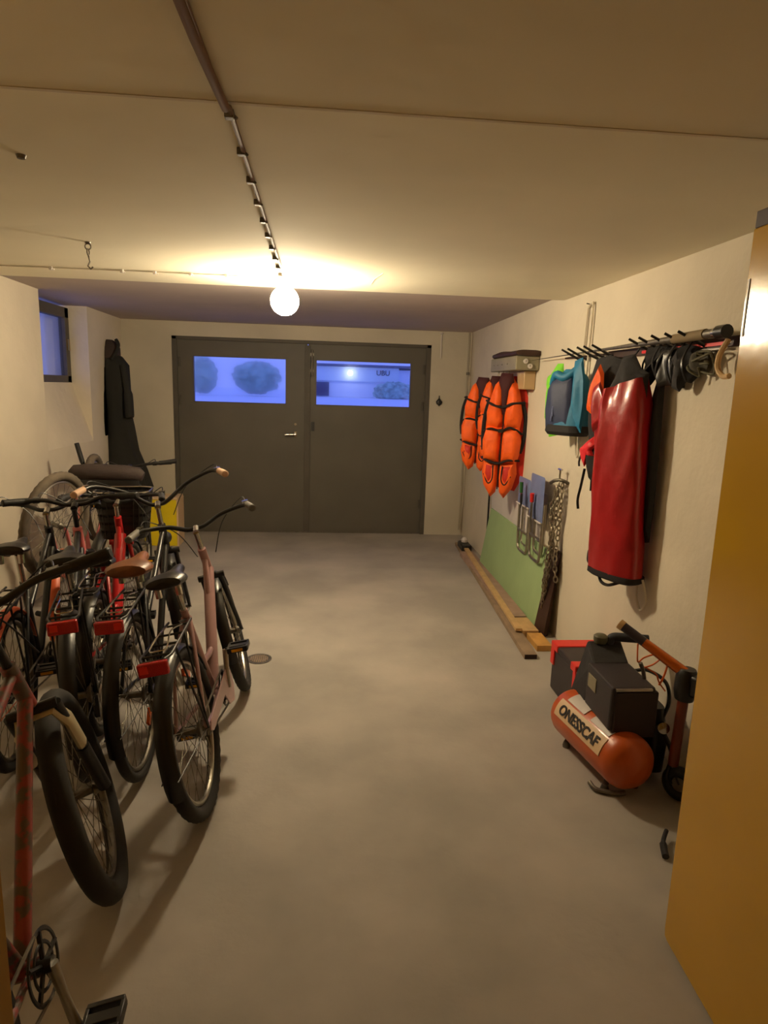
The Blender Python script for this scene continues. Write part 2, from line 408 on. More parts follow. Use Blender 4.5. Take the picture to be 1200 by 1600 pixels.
# coat
def loft_sections(b, secs, n=30, power=2.4, fold=0., freq=7, ph=0., wv=V((1, 0, 0)), dv=V((0, 1, 0)), capped=True):
    rings = []
    for (cx, cy, cz, hw, hd, fa) in secs:
        r = []
        for k in range(n):
            a = 2 * pi * k / n; c, s_ = cos(a), sin(a)
            u = math.copysign(abs(c) ** (2 / power), c); v = math.copysign(abs(s_) ** (2 / power), s_)
            q = 1 + fold * fa * sin(freq * a + ph + cz * 3)
            r.append(V((cx, cy, cz)) + wv * (hw * u * q) + dv * (hd * v * q))
        rings.append(r)
    b.ring_loft(rings, cap=capped)
t = Thing('hooded_coat', (-2.0, 6.75, 2.0), 'long dark hooded coat hanging in the far left corner', 'coat')
b = B()
loft_sections(b, [(-2.07, 7.12, 1.90, .04, .04, 0), (-2.06, 7.12, 1.86, .10, .07, .3), (-2.055, 7.12, 1.78, .155, .085, .5), (-2.06, 7.12, 1.62, .165, .09, .8), (-2.06, 7.12, 1.42, .165, .09, 1), (-2.055, 7.12, 1.36, .15, .085, .8),
                  (-2.05, 7.12, 1.2, .175, .09, 1), (-2.03, 7.12, .95, .20, .095, 1), (-2.0, 7.12, .75, .235, .1, 1.2), (-1.98, 7.12, .58, .26, .105, 1.2)], fold=.07, freq=9)
body = t.part('coat_body', b, M_coat)
b = B(); loft_sections(b, [(-2.085, 7.14, 2.02, .03, .03, 0), (-2.085, 7.14, 2.0, .07, .05, 0), (-2.085, 7.13, 1.94, .105, .07, .4), (-2.075, 7.12, 1.87, .10, .075, .4), (-2.07, 7.12, 1.80, .08, .07, .2)], fold=.05, freq=5)
t.part('hood', b, mat('hood_cloth', (58, 46, 40), .85, bump=.3, bscale=12))
b = B(); b.tube(smooth_path([(-2.03, 7.02, 1.83), (-1.985, 7.03, 1.90), (-1.965, 7.04, 1.97), (-1.99, 7.05, 2.02)]), .016, 8); t.part('hood_trim', b, M_coat)
b = B(); b.tube(smooth_path([(-2.17, 7.05, 1.75), (-2.2, 7.02, 1.5), (-2.2, 7.0, 1.3), (-2.19, 7.0, 1.1)]), [.03] * 8 + [.045] * 8 + [.05] * 8 + [.04], 10)
b.v = [V((max(p.x, XL + .005), p.y, p.z)) for p in b.v]
t.part('sleeve', b, M_coat)
b = B(); b.tube(smooth_path([(-1.93, 7.05, 1.78), (-1.89, 7.03, 1.5), (-1.875, 7.0, 1.28)]), [.035] * 8 + [.045] * 8 + [.04], 10); t.part('sleeve', b, M_coat)
for o in t.e.children:
    for v_ in o.data.vertices:
        v_.co.y -= .36; v_.co.x -= .035
        if v_.co.x + t.loc.x < XL + .004: v_.co.x = XL + .004 - t.loc.x

# yellow board at back left
t = Thing('yellow_crate', (-1.63, 6.65, 0), 'yellow box standing on the floor behind the bikes at the garage door', 'box')
t.part('box_body', B().b2((-1.80, 6.6, .0), (-1.475, 6.85, .475)), M_yelbox, sm=False, bevel=.006)
t.part('box_rim', B().b2((-1.81, 6.59, .475), (-1.465, 6.86, .497)), M_compl, sm=False, bevel=.004)
t.part('corner_strip', B().b2((-1.478, 6.592, 0), (-1.462, 6.86, .475)), M_compl, sm=False)

# ------------------------------------------------------------------ right wall
# panels leaning on the wall
b = B(); b.add([(1.475, 4.25, .0), (1.56, 4.25, .56), (1.56, 5.93, .56), (1.475, 5.93, 0), (1.487, 4.25, .0), (1.572, 4.25, .56), (1.572, 5.93, .56), (1.487, 5.93, 0)],
               [(0, 1, 2, 3), (4, 7, 6, 5), (0, 4, 5, 1), (3, 2, 6, 7), (1, 5, 6, 2), (0, 3, 7, 4)])
single('green_board', b, M_green, 'pale green painted board leaning on the right wall below folding stools', 'board', (1.48, 5, 0), sm=False)
single('white_board', B().b2((1.573, 4.45, .0), (1.581, 5.97, .93)), M_white, 'white board flat on the right wall behind the green board', 'board', (1.577, 5, 0), sm=False)
single('dark_pole', B().tube([(1.552, 5.99, 0), (1.555, 6.0, 1.0)], .009, 8), M_plast, 'thin black pole standing at the far edge of the white board', 'pole', (1.55, 6, 0))
b = B(); b.add([(1.49, 4.09, .0), (1.565, 4.09, .60), (1.578, 4.11, .60), (1.535, 4.13, 0), (1.47, 4.235, 0), (1.552, 4.215, .60), (1.568, 4.23, .60), (1.515, 4.25, 0)],
               [(0, 1, 5, 4), (3, 7, 6, 2), (0, 3, 2, 1), (4, 5, 6, 7), (1, 2, 6, 5), (0, 4, 7, 3)])
single('brown_board', b, M_woodk, 'narrow dark brown board leaning on the wall beside the green board', 'board', (1.5, 4.1, 0), sm=False)
# planks
def plank(x0, x1, ya, yb, z0, z1, skew, m, label, name='plank'):
    b = B(); b.add([(x0, ya, z0), (x1, ya, z0), (x1 + skew, yb, z0), (x0 + skew, yb, z0), (x0, ya, z1), (x1, ya, z1), (x1 + skew, yb, z1), (x0 + skew, yb, z1)],
                   [(0, 3, 2, 1), (4, 5, 6, 7), (0, 1, 5, 4), (1, 2, 6, 5), (2, 3, 7, 6), (3, 0, 4, 7)])
    return single(name, b, m, label, 'plank', (x0, ya, z0), sm=False, bevel=.002)
p = plank(1.255, 1.335, 3.74, 6.75, .0, .032, .15, M_woodd, 'lowest grey floor plank with a dark sawn end')
p2 = B().b2((1.256, 3.737, .002), (1.334, 3.740, .030)); mk('sawn_end', p2, M_woodk, p, off=V((1.255, 3.74, 0)), sm=False)
plank(1.3365, 1.47, 4.4, 6.3, .0, .045, .03, mat('rose_plank', (168, 140, 122), .75, noise=.15, nscale=9), 'wide rosy plank lying flat against the green board', )
plank(1.30, 1.345, 4.1, 6.7, .046, .066, .14, M_wood, 'long thin pale pine lath on top of the floor planks')
plank(1.35, 1.462, 4.10, 4.36, .0, .05, .0, M_wood, 'short pale pine offcut between the rosy plank and orange offcut')
plank(1.375, 1.475, 3.86, 4.085, .0, .04, .0, mat('orange_pine', (206, 156, 84), .55, noise=.15, nscale=14), 'short orange pine offcut nearest the red and black toolbox')
b = B(); b.b2((1.40, 6.36, 0), (1.5, 6.6, .09)); single('battery_case', b, M_plast, 'small dark case on the floor past the green board', 'case', (1.45, 6.5, 0), bevel=.01)
b = B(); b.lathe([(.001, .0), (.03, .005), (.036, .03), (.02, .055), (.001, .06)], (1.45, 6.5, .09)); single('round_tin', b, M_white, 'small white round tin sitting on the dark case by the wall', 'tin', (1.45, 6.5, .09))

# wall bracket with vests
t = Thing('wall_bracket', (1.5, 5.1, 1.9), 'grey metal bracket box on the right wall above the orange vests', 'bracket')
t.part('bracket_body', B().b2((1.40, 4.86, 1.80), (1.58, 5.62, 1.905)), M_shelf, sm=False, bevel=.008)
b = B(); loft_sections(b, [(1.49, 4.84, 1.925, .10, .022, 0), (1.49, 5.1, 1.925, .10, .022, 0), (1.49, 5.35, 1.93, .10, .03, 1), (1.49, 5.55, 1.925, .10, .022, 0), (1.50, 5.66, 1.92, .06, .02, 0)], power=3, wv=V((1, 0, 0)), dv=V((0, 0, 1)))
for v_ in b.v: v_.x = min(v_.x, 1.578)
t.part('dark_cover', b, M_woodk)
for y, z in ((4.858, 1.865), (4.858, 1.83)):
    t.part('round_knob', B().lathe([(.001, .0), (.018, .0), (.018, .012), (.008, .014), (.008, .004), (.001, .004)], (1.47 + (1.865 - z), y, z), (0, -1, 0), 16), M_white)
b = B()
for y in (5.1, 5.25, 5.38, 5.5): b.lathe([(.001, 0), (.007, 0), (.001, .006)], (1.40, y, 1.85), (-1, 0, 0), 8)
t.part('screw_heads', b, M_chrome)
single('cream_wall_box', B().b2((1.49, 4.93, 1.66), (1.58, 5.12, 1.798)), mat('cream_plastic', (190, 160, 118), .5), 'small cream box on the wall just under the grey bracket', 'box', (1.54, 5.0, 1.7), bevel=.006)
HK = []
for i, y in enumerate((5.18, 5.33, 5.48)):
    b = B(); b.tube([(1.44, y, 1.80), (1.43, y, 1.74), (1.425, y, 1.70), (1.41, y, 1.69), (1.40, y, 1.70)], .007, 8)
    single('chrome_hook', b, M_chrome, ['chrome hook under the grey bracket nearest the cream box', 'middle chrome hook under the grey bracket', 'chrome hook under the grey bracket farthest from the cream box'][i], 'hook', (1.43, y, 1.8), 'chrome hooks under the bracket')

def vest(loc, ang, s, label, wd=1.):
    """orange buoyancy vest hanging from its neck; local u across, v up"""
    N = V((cos(ang), sin(ang), 0)); U = V((0, 0, 1)).cross(N).normalized() * (s * wd); W = V((0, 0, s)); N = N * s
    tl = radians((random.random() - .5) * 9); U, W = U * cos(tl) + V((0, 0, s)) * sin(tl) * wd, W * cos(tl) - U.normalized() * s * sin(tl)
    o = V(loc); t = Thing('life_vest', loc, label, 'life vest', 'orange life vests')
    P = lambda u, v, n=0: o + U * u + W * v + N * n
    # back panel
    b = B(); b.puff([(-.05, .03), (.06, .03), (.15, -.05), (.21, -.2), (.245, -.5), (.23, -.8), (.14, -.96), (-.08, -.94), (-.17, -.8), (-.20, -.5), (-.18, -.2), (-.13, -.05)], .035, P(0.02, 0, -.045), U, W, N, fold=.006)
    t.part('back_panel', b, M_ord)
    for sd in (-1, 1):
        b = B()
        b.puff([(sd * x, y) for x, y in [(.02, -.03), (.06, .01), (.12, -.05), (.155, -.16), (.185, -.30), (.17, -.42), (.04, -.44), (.004, -.38), (.012, -.22)]], .075, P(0, 0, .01), U, W, N, fold=.008)
        t.part('chest_panel', b, M_or)
        b = B()
        b.puff([(sd * x, y) for x, y in [(.004, -.41), (.165, -.39), (.20, -.52), (.19, -.64), (.17, -.72), (.008, -.72), (.002, -.56)]], .08, P(0, 0, .01), U, W, N, fold=.006)
        t.part('belly_panel', b, M_or)
        b = B()
        b.puff([(sd * x, y) for x, y in [(.004, -.70), (.165, -.69), (.185, -.80), (.15, -.93), (.07, -1.03), (.02, -.98), (.004, -.84)]], .06, P(0, 0, .005), U, W, N, fold=.008)
        t.part('skirt_panel', b, M_or)
        b = B(); b.puff([(sd * x, y) for x, y in [(.05, -.74), (.13, -.73), (.14, -.82), (.09, -.90), (.05, -.86)]], .03, P(0, 0, .04), U, W, N)
        t.part('pocket', b, M_ord)
        b = B(); b.tube(smooth_path([P(sd * .05, -.74, .065), P(sd * .048, -.86, .06), P(sd * .09, -.90, .06), P(sd * .142, -.82, .06)]), .006 * s, 6); t.part('pocket_edge', b, M_web)
        b = B(); b.tube(smooth_path([P(sd * .17, -.18, -.0), P(sd * .21, -.32, -.02), P(sd * .215, -.5, -.02), P(sd * .19, -.62, 0)]), .018 * s, 8, flat=.5); t.part('side_strap', b, M_web)
    b = B(); b.puff([(-.06, .05), (.06, .05), (.08, -.02), (.05, -.10), (.03, -.30), (-.015, -.30), (-.045, -.10), (-.08, -.02)], .045, P(0, 0, .035), U, W, N)
    t.part('collar', b, mat('dark_collar', (60, 14, 18), .8))
    for v0, bow, n in ((-.22, .03, .075), (-.425, -.03, .07), (-.705, .02, .065)):
        b = B(); b.tube(smooth_path([P(-.19, v0 + bow, .0), P(-.10, v0, n + .01), P(0, v0 - .015, n - .012), P(.10, v0 + .02, n + .01), P(.19, v0 + bow, .0)]), .021 * s, 8, flat=.5, up=None)
        st = t.part('waist_strap', b, M_web)
        if v0 == -.425: t.sub(st, 'buckle', B().box(P(0, v0 - .012, n + .012), (.04 * s, .03 * s, .03 * s)), M_plast, bevel=.004)
    b = B(); b.tube([P(0, -.10, .035), P(.004, -.4, .03), P(0, -.72, .03), P(0, -.95, .02)], .005 * s, 6); t.part('front_zip', b, M_web)
    return t
vest((1.335, 5.56, 1.715), radians(-118), .74, 'orange life vest at the left of the three hanging on chrome hooks', 1.05)
vest((1.40, 5.40, 1.73), radians(-104), .66, 'middle orange life vest of the three on chrome hooks', 1.0)
vest((1.425, 5.14, 1.735), radians(-122), .92, 'largest orange life vest, hanging lowest and nearest the folding stools', .86)

# white cord loop
b = B()
lp = smooth_path([(1.57, 3.98, 2.15), (1.568, 3.93, 2.17), (1.566, 3.90, 2.12), (1.566, 3.915, 1.7), (1.566, 3.93, 1.33), (1.566, 3.955, 1.25), (1.566, 3.99, 1.33), (1.568, 4.0, 1.7), (1.57, 3.985, 2.12), (1.57, 3.98, 2.15)])
b.tube(lp, .007, 8)
t = Thing('cord_loop', (1.57, 3.95, 2.15), 'long narrow white cord loop hanging flat on the right wall', 'cord')
t.part('cord', b, M_rope); t.part('nail', B().tube([(1.58, 3.95, 2.165), (1.545, 3.95, 2.17)], .004, 6), M_steel)

# chain
def links(path, r=.021, w=.005, b=None):
    b = b or B(); p = smooth_path(path, 30); acc = 0; last = p[0]; k = 0
    for i in range(1, len(p)):
        acc += (p[i] - p[i - 1]).length
        if acc >= r * 1.45:
            acc = 0; T = (p[i] - last).normalized(); last = p[i]
            s1 = T.orthogonal().normalized(); s2 = T.cross(s1)
            A = (s1 if k % 2 else s2); A = (A + V((random.uniform(-.4, .4), random.uniform(-.4, .4), 0))).normalized(); k += 1
            x = T; y = A.cross(T).normalized(); rings = []
            for q in range(14):
                a = 2 * pi * q / 14; d = x * cos(a) * r + y * sin(a) * r * .62; nrm = (x * cos(a) + y * sin(a)).normalized()
                rings.append([p[i] + d + nrm * w * cos(c) + A * w * sin(c) for c in (0, pi / 3, 2 * pi / 3, pi, 4 * pi / 3, 5 * pi / 3)])
            b.ring_loft(rings, True)
    return b
t = Thing('hanging_chain', (1.54, 4.12, 1.13), 'tangled steel chain hanging from a wall tap to the floor boards', 'chain')
b = links([(1.53, 4.12, 1.09), (1.52, 4.11, .95), (1.525, 4.13, .8), (1.51, 4.12, .62), (1.515, 4.15, .45), (1.50, 4.17, .30), (1.51, 4.20, .16)])
links([(1.545, 4.10, 1.08), (1.54, 4.09, .9), (1.55, 4.12, .72), (1.53, 4.09, .55), (1.54, 4.07, .40)], b=b)
links([(1.52, 4.13, 1.06), (1.51, 4.14, .88), (1.50, 4.12, .7), (1.50, 4.16, .5), (1.49, 4.16, .32)], b=b)
links([(1.535, 4.14, 1.04), (1.50, 4.16, .86), (1.53, 4.15, .66), (1.49, 4.13, .46), (1.51, 4.18, .25)], b=b)
t.part('chain_links', b, mat('galvanised_chain', (158, 148, 130), .4, .9, noise=.3, nscale=30))
t = Thing('wall_tap', (1.55, 4.12, 1.12), 'old brass wall tap that carries the steel chain', 'tap')
t.part('tap_body', B().tube(smooth_path([(1.582, 4.09, 1.06), (1.54, 4.10, 1.08), (1.51, 4.14, 1.075), (1.50, 4.2, 1.05)]), .012, 10), M_steel)
t.part('tap_stem', B().tube([(1.53, 4.12, 1.08), (1.53, 4.12, 1.15)], .007, 8), M_chrome)
t.part('tap_handle', B().tube([(1.53, 4.09, 1.15), (1.53, 4.15, 1.15)], .007, 8), M_chrome)

# folding stools hung on the wall
def stool(yc, zt, w, h, seat_h, label, x0):
    t = Thing('folding_stool', (x0, yc, zt), label, 'stool', 'folded stools on the right wall')
    b = B(); b.puff([(-w / 2, 0), (-w / 2 + .015, .012), (w / 2 - .015, .012), (w / 2, 0), (w / 2, -seat_h), (w / 2 - .015, -seat_h - .01), (-w / 2 + .015, -seat_h - .01), (-w / 2, -seat_h)], .014, (x0, yc, zt), (0, -1, 0), (0, 0, 1), (-1, 0, 0), flatback=.8)
    t.part('seat', b, M_blgr)
    for k, (a, d) in enumerate(((.42, 0), (.34, .022))):
        hw = w * a; zb = zt - h + k * .05
        p = smooth_path([(x0 + .01 + d, yc + hw, zt - seat_h * .6), (x0 + .01 + d, yc + hw * .95, zb + .1), (x0 + .01 + d, yc + hw * .85, zb + .02), (x0 + .01 + d, yc + hw * .5, zb), (x0 + .01 + d, yc - hw * .5, zb), (x0 + .01 + d, yc - hw * .85, zb + .02), (x0 + .01 + d, yc - hw * .95, zb + .1), (x0 + .01 + d, yc - hw, zt - seat_h * .6)], 6)
        t.part('leg_frame', B().tube(p, .0105, 8), M_alu)
    t.part('cross_bar', B().tube([(x0 + .005, yc + w * .4, zt - h * .72), (x0 + .005, yc - w * .4, zt - h * .72)], .008, 8), M_alu)
    t.part('seat_rim', B().tube([(x0 - .01, yc + w / 2, zt - seat_h - .008), (x0 - .01, yc - w / 2, zt - seat_h - .008)], .006, 8), M_white)
stool(4.82, .985, .30, .56, .19, 'blue-grey folding stool on the wall, next to the orange vests', 1.52)
stool(4.46, 1.055, .30, .60, .30, 'blue-grey folding stool on the wall, next to the chain', 1.50)
t = Thing('hand_trowel', (1.46, 4.72, .97), 'dark green hand trowel hanging between the folding stools', 'trowel')
t.part('handle', B().tube([(1.462, 4.72, .98), (1.462, 4.71, .90)], [.014, .012], 10), mat('green_handle', (30, 88, 34), .5))
t.part('blade', B().puff([(-.025, .0), (.025, 0), (.03, -.06), (.0, -.12), (-.03, -.06)], .008, (1.464, 4.70, .90), (0, -1, 0), (0, 0, 1), (-1, 0, 0), flatback=-.5), M_plast)
t = Thing('hand_fork', (1.46, 4.42, .93), 'small garden tool with red handle hanging beside the chain', 'garden tool')
t.part('handle', B().tube([(1.455, 4.43, .94), (1.46, 4.44, .88)], [.016, .014], 10), M_toolr)
t.part('blade', B().puff([(-.02, .0), (.02, 0), (.028, -.1), (.015, -.17), (-.015, -.17), (-.028, -.1)], .006, (1.464, 4.45, .88), (0, -1, 0), (0, 0, 1), (-1, 0, 0)), M_steel)

# peg rail
t = Thing('peg_rail', (1.56, 3.3, 1.86), 'dark rail with slanted black pegs high on the right wall', 'peg rail')
t.part('rail', B().b2((1.562, 2.44, 1.835), (1.582, 3.62, 1.875)), M_woodk, sm=False, bevel=.003)
t.part('red_strip', B().b2((1.553, 2.5, 1.842), (1.562, 3.2, 1.856)), M_toolr, sm=False)
t.part('white_strip', B().b2((1.556, 2.5, 1.826), (1.566, 3.12, 1.834)), M_white, sm=False)
t.part('thin_rail', B().tube([(1.57, 3.62, 1.86), (1.57, 4.3, 1.865)], .006, 8), M_woodk)
for y in (4.02, 3.92, 3.77, 3.67, 3.55, 3.10, 3.0, 2.88, 2.76, 2.65):
    t.part('peg', B().tube([(1.572, y, 1.84), (1.53, y + .01, 1.86), (1.455, y + .045, 1.905)], [.008, .0075, .006], 8), M_plast)
t = Thing('fishing_rod', (1.5, 2.42, 1.93), 'long telescopic rod with a black end cap resting on the pegs', 'fishing rod')
t.part('rod_shaft', B().tube([(1.50, 2.47, 1.885), (1.50, 2.8, 1.882), (1.505, 3.3, 1.88), (1.51, 3.9, 1.878), (1.52, 5.0, 1.872)], [.018, .016, .010, .004, .0016], 12), M_steel)
t.part('end_cap', B().tube([(1.50, 2.42, 1.885), (1.50, 2.475, 1.885)], .026, 14), M_plast)
t.part('foam_grip', B().tube([(1.50, 2.56, 1.885), (1.50, 2.80, 1.882)], .021, 12), mat('cork_grip', (130, 112, 82), .8))
t.part('rod_ring', B().tube([(1.50, 2.484, 1.885), (1.50, 2.50, 1.885)], .020, 14), M_chrome)
# dark bundles hanging on near pegs
def bundle(y, x, zt, w, h, m, label, name, cat, straps=2, mm=None):
    t = Thing(name, (x, y, zt), label, cat)
    random.seed(int(y * 100)); j = lambda v: v * random.uniform(.8, 1.2)
    b = B(); b.puff([(j(x_), j(y_)) for x_, y_ in [(-w * .35, .02), (w * .1, .03), (w * .4, .015), (w * .55, -h * .2), (w * .5, -h * .6), (w * .52, -h * .95), (w * .3, -h * 1.02), (w * .1, -h * .9), (-w * .1, -h * 1.1), (-w * .4, -h * 1.0), (-w * .5, -h * .7), (-w * .4, -h * .45), (-w * .55, -h * .2)]], .028, (x, y, zt), (.35, -.93, 0), (0, 0, 1), (-.93, -.35, 0), fold=.012)
    t.part('bundle', b, m)
    for k in range(straps):
        u = (k - .5) * w * .4
        t.part('strap', B().tube(smooth_path([(x + .01, y + u, zt + .05), (x - .03, y + u * 1.2, zt - .02), (x - .04, y + u * 1.6, zt - h * .5), (x - .02, y + u * 1.9, zt - h * .9)]), .008, 6, flat=.5), mm or M_web)
    return t
bundle(3.0, 1.53, 1.84, .15, .13, M_dkcl, 'dark strap bundle hanging over the red bag top', 'strap_bundle', 'straps')
bundle(2.87, 1.53, 1.83, .15, .15, M_plast, 'black glove pair hanging on the pegs right of the red bag', 'glove_bundle', 'gloves')
bundle(2.74, 1.53, 1.83, .14, .14, M_dkcl, 'charcoal cap hanging on the pegs between gloves and cord tangle', 'cap_bundle', 'cap', 2, M_plast)
t = Thing('cord_tangle', (1.53, 2.62, 1.82), 'grey green cord tangle hanging by the rod end cap', 'cord')
b = B(); random.seed(3)
pp = [(1.52 + random.uniform(-.02, .03), 2.60 + random.uniform(-.07, .08), 1.78 + random.uniform(-.065, .05)) for _ in range(16)]
b.tube(smooth_path(pp, 5), .005, 6); t.part('cord', b, mat('grey_green_cord', (96, 92, 70), .8))
b = B(); b.puff(sup(.06, .05), .03, (1.54, 2.63, 1.78), (.2, -.97, 0), (0, 0, 1), (-.97, -.2, 0), fold=.01); t.part('cloth_core', b, mat('grey_green_cloth', (70, 66, 54), .85))
t = Thing('hanger_hook', (1.5, 2.47, 1.84), 'cream curved hook hanging from the near end of the rail', 'hook')
t.part('hook_body', B().tube(smooth_path([(1.54, 2.47, 1.86), (1.53, 2.50, 1.80), (1.53, 2.50, 1.75), (1.53, 2.46, 1.72), (1.53, 2.42, 1.72)]), .011, 8), M_wood)

# red dry bag
def hanging_bag(name, label, cat, Lp, Rp, zt, zb, thick, m, secs=12, taper=1., lean=(0, 0), foldtop=True):
    Lp = V((*Lp, 0)); Rp = V((*Rp, 0)); c = (Lp + Rp) / 2; wv = (Rp - Lp) / 2; hw = wv.length; wv.normalize(); dv = V((0, 0, 1)).cross(wv)
    return c, wv, dv, hw
c, wv, dv, hw = hanging_bag('', '', '', (1.375, 3.235), (1.485, 2.955), 0, 0, 0, None)
t = Thing('red_dry_bag', (c.x, c.y, 1.7), 'long glossy red dry bag backpack hanging from the peg rail', 'bag')
b = B(); sx = []
for i in range(15):
    k = i / 14; z = 1.685 - k * .935
    hh = hw * (1.0 if k > .12 else .86 + k * 1.2); d = .075 if k > .1 else .05 + .25 * k
    sx.append((c.x + .035 * k, c.y - .03 * k, z, hh, d, 1 - .5 * k))
loft_sections(b, sx, n=64, power=2.8, fold=.03, freq=5, wv=wv, dv=dv)
for v_ in b.v:
    u_ = (v_ - V((c.x, c.y, 0))).dot(wv) / hw; k = max(0, min(1, (1.69 - v_.z) / .93))
    v_ += dv * (.012 * math.exp(-((u_ + .38 + .25 * k) / .09) ** 2) * (1 - k * .5) - .010 * math.exp(-((u_ + .15 - .5 * k) / .12) ** 2) * (1 - k) + .006 * sin(9 * u_ + 16 * k) * (1 - .6 * k)) * (1 if dv.x < 0 else -1)
    v_.z += (.045 * u_ * (1 - k) ** 6)
    v_.x = min(v_.x, 1.575)
body = t.part('bag_body', b, M_redpvc)
b = B(); loft_sections(b, [(sx[-1][0], sx[-1][1], .765, hw * 1.02, .078, 0), (sx[-1][0], sx[-1][1], .74, hw * 1.03, .08, 0), (sx[-1][0], sx[-1][1], .728, hw * .9, .065, 0)], n=40, power=3.2, wv=wv, dv=dv)
for v_ in b.v: v_.x = min(v_.x, 1.577)
t.part('base_trim', b, M_web)
C_ = V((c.x, c.y, 0))
b = B(); b.puff([(-.11, -.06), (-.06, .02), (-.02, .12), (.05, .13), (.10, .06), (.145, .04), (.145, -.08), (.02, -.05), (-.04, -.12)], .03, C_ + V((0, 0, 1.70)), wv, (0, 0, 1), -dv if dv.x > 0 else dv, fold=.01)
t.part('roll_top', b, M_dkcl)
nv = dv if dv.x < 0 else -dv
b = B(); b.puff([(-.14, .0), (-.10, .03), (-.03, -.10), (-.05, -.16), (-.12, -.22), (-.14, -.1)], .02, C_ + V((0, 0, 1.67)) + nv * .055, wv, (0, 0, 1), nv, fold=.008)
t.part('folded_flap', b, M_redpvc)
for u in (-.05, .1):
    b = B(); b.tube(smooth_path([C_ + wv * u + V((0, 0, 1.74)), C_ + wv * (u + .03) + V((.05, 0, 1.82)), C_ + wv * (u + .05) + V((.06, 0, 1.86))]), .012, 8, flat=.4); t.part('hanging_strap', b, M_web)
b = B(); cb = V((sx[-1][0], sx[-1][1], 0))
b.tube(smooth_path([cb + wv * -.08 + V((0, 0, .735)) + nv * .03, cb + wv * -.04 + V((0, 0, .705)) + nv * .05, cb + wv * .01 + V((0, 0, .70)) + nv * .05, cb + wv * .07 + V((0, 0, .73)) + nv * .03]), .008, 8)
t.part('bottom_cord', b, M_web)
b = B(); b.puff(sup(.035, .05), .02, cb + wv * -.165 + V((0, 0, .80)), wv, (0, 0, 1), nv, fold=.006); t.part('side_buckle', b, M_web)
b = B(); b.tube(smooth_path([cb + wv * .12 + V((.02, 0, .74)), cb + wv * .10 + V((.04, 0, .66)), cb + wv * .13 + V((.04, 0, .60)), cb + wv * .17 + V((.03, 0, .66)), cb + wv * .15 + V((.02, 0, .76))]), .006, 8)
for v_ in b.v: v_.x = min(v_.x, 1.574)
t.part('strap_loop', b, M_rope)
b = B(); b.puff([(-.05, .35), (.03, .38), (.05, 0), (.045, -.4), (-.03, -.42), (-.05, 0)], .03, V((1.545, 2.955, 1.35)), (0, -1, 0), (0, 0, 1), (-1, 0, 0), fold=.006)
t.part('back_harness', b, M_dkcl)

# blue dry bag
c, wv, dv, hw = hanging_bag('', '', '', (1.40, 3.99), (1.525, 3.735), 0, 0, 0, None)
nv = dv if dv.x < 0 else -dv; C_ = V((c.x, c.y, 0))
t = Thing('blue_dry_bag', (c.x, c.y, 1.8), 'teal and navy dry bag with black base hanging on the pegs', 'bag')
b = B(); loft_sections(b, [(c.x, c.y, 1.78, .05, .025, 0), (c.x, c.y, 1.74, hw * .7, .045, 1), (c.x, c.y, 1.69, hw * .9, .06, 1), (c.x, c.y, 1.6, hw * .94, .07, .6), (c.x - .004, c.y, 1.5, hw * .98, .075, .6), (c.x - .008, c.y, 1.43, hw * 1.0, .075, .6)], n=36, power=2.6, fold=.03, freq=6, wv=wv, dv=dv)
for v_ in b.v: v_.x = min(v_.x, 1.575)
t.part('bag_body', b, M_teal)
b = B(); b.puff([(-.135, .0), (-.10, .06), (-.05, .075), (.05, .07), (.07, -.05), (.068, -.22), (.0, -.235), (-.13, -.24), (-.145, -.12)], .03, C_ + V((0, 0, 1.655)) + nv * .06, wv, (0, 0, 1), nv, fold=.004)
t.part('front_panel', b, M_navy)
b = B(); loft_sections(b, [(c.x - .008, c.y, 1.45, hw * 1.03, .085, 0), (c.x - .008, c.y, 1.41, hw * 1.06, .09, 0), (c.x - .008, c.y, 1.39, hw * .95, .075, 0)], n=36, power=2.4, wv=wv, dv=dv)
for v_ in b.v: v_.x = min(v_.x, 1.575)
t.part('base', b, M_web)
b = B(); b.tube(smooth_path([C_ + wv * -.12 + V((0, 0, 1.69)) + nv * .03, C_ + wv * -.07 + V((0, 0, 1.745)) + nv * .06, C_ + wv * .0 + V((0, 0, 1.73)) + nv * .06, C_ + wv * .07 + V((0, 0, 1.78)) + nv * .03]), .026, 10); t.part('rolled_top', b, M_teal)
b = B(); b.puff([(-.03, .05), (.03, .07), (.06, -.05), (.07, -.2), (.06, -.36), (.0, -.36), (-.03, -.2)], .02, C_ + wv * .085 + V((0, 0, 1.775)) + nv * .05, wv, (0, 0, 1), nv, fold=.008); t.part('side_flap', b, M_teal)
b = B(); b.tube([C_ + nv * .092 + V((0, 0, 1.56)) + wv * -.05, C_ + nv * .092 + V((0, 0, 1.47)) + wv * -.06], .004, 6); b.tube([C_ + nv * .092 + V((0, 0, 1.545)) + wv * -.055, C_ + nv * .092 + V((0, 0, 1.50)) + wv * -.045], .004, 6); t.part('pale_print', b, M_blgr)
# lime cloth behind
t = Thing('lime_shirt', (1.5, 4.05, 1.8), 'lime green top hanging behind the blue dry bag', 'shirt')
nvv = V((-.9, -.43, 0)); wvv = V((.43, -.9, 0))
b = B(); b.puff([(-.08, -.02), (-.05, .10), (.0, .16), (.05, .16), (.07, .0), (.06, -.28), (-.03, -.30), (-.07, -.2)], .03, (1.445, 4.085, 1.66), wvv, (0, 0, 1), nvv, fold=.01); t.part('shirt_body', b, M_lime)
b = B(); b.puff(sup(.03, .05), .02, V((1.41, 4.09, 1.70)), wvv, (0, 0, 1), nvv); t.part('sleeve', b, M_lime)
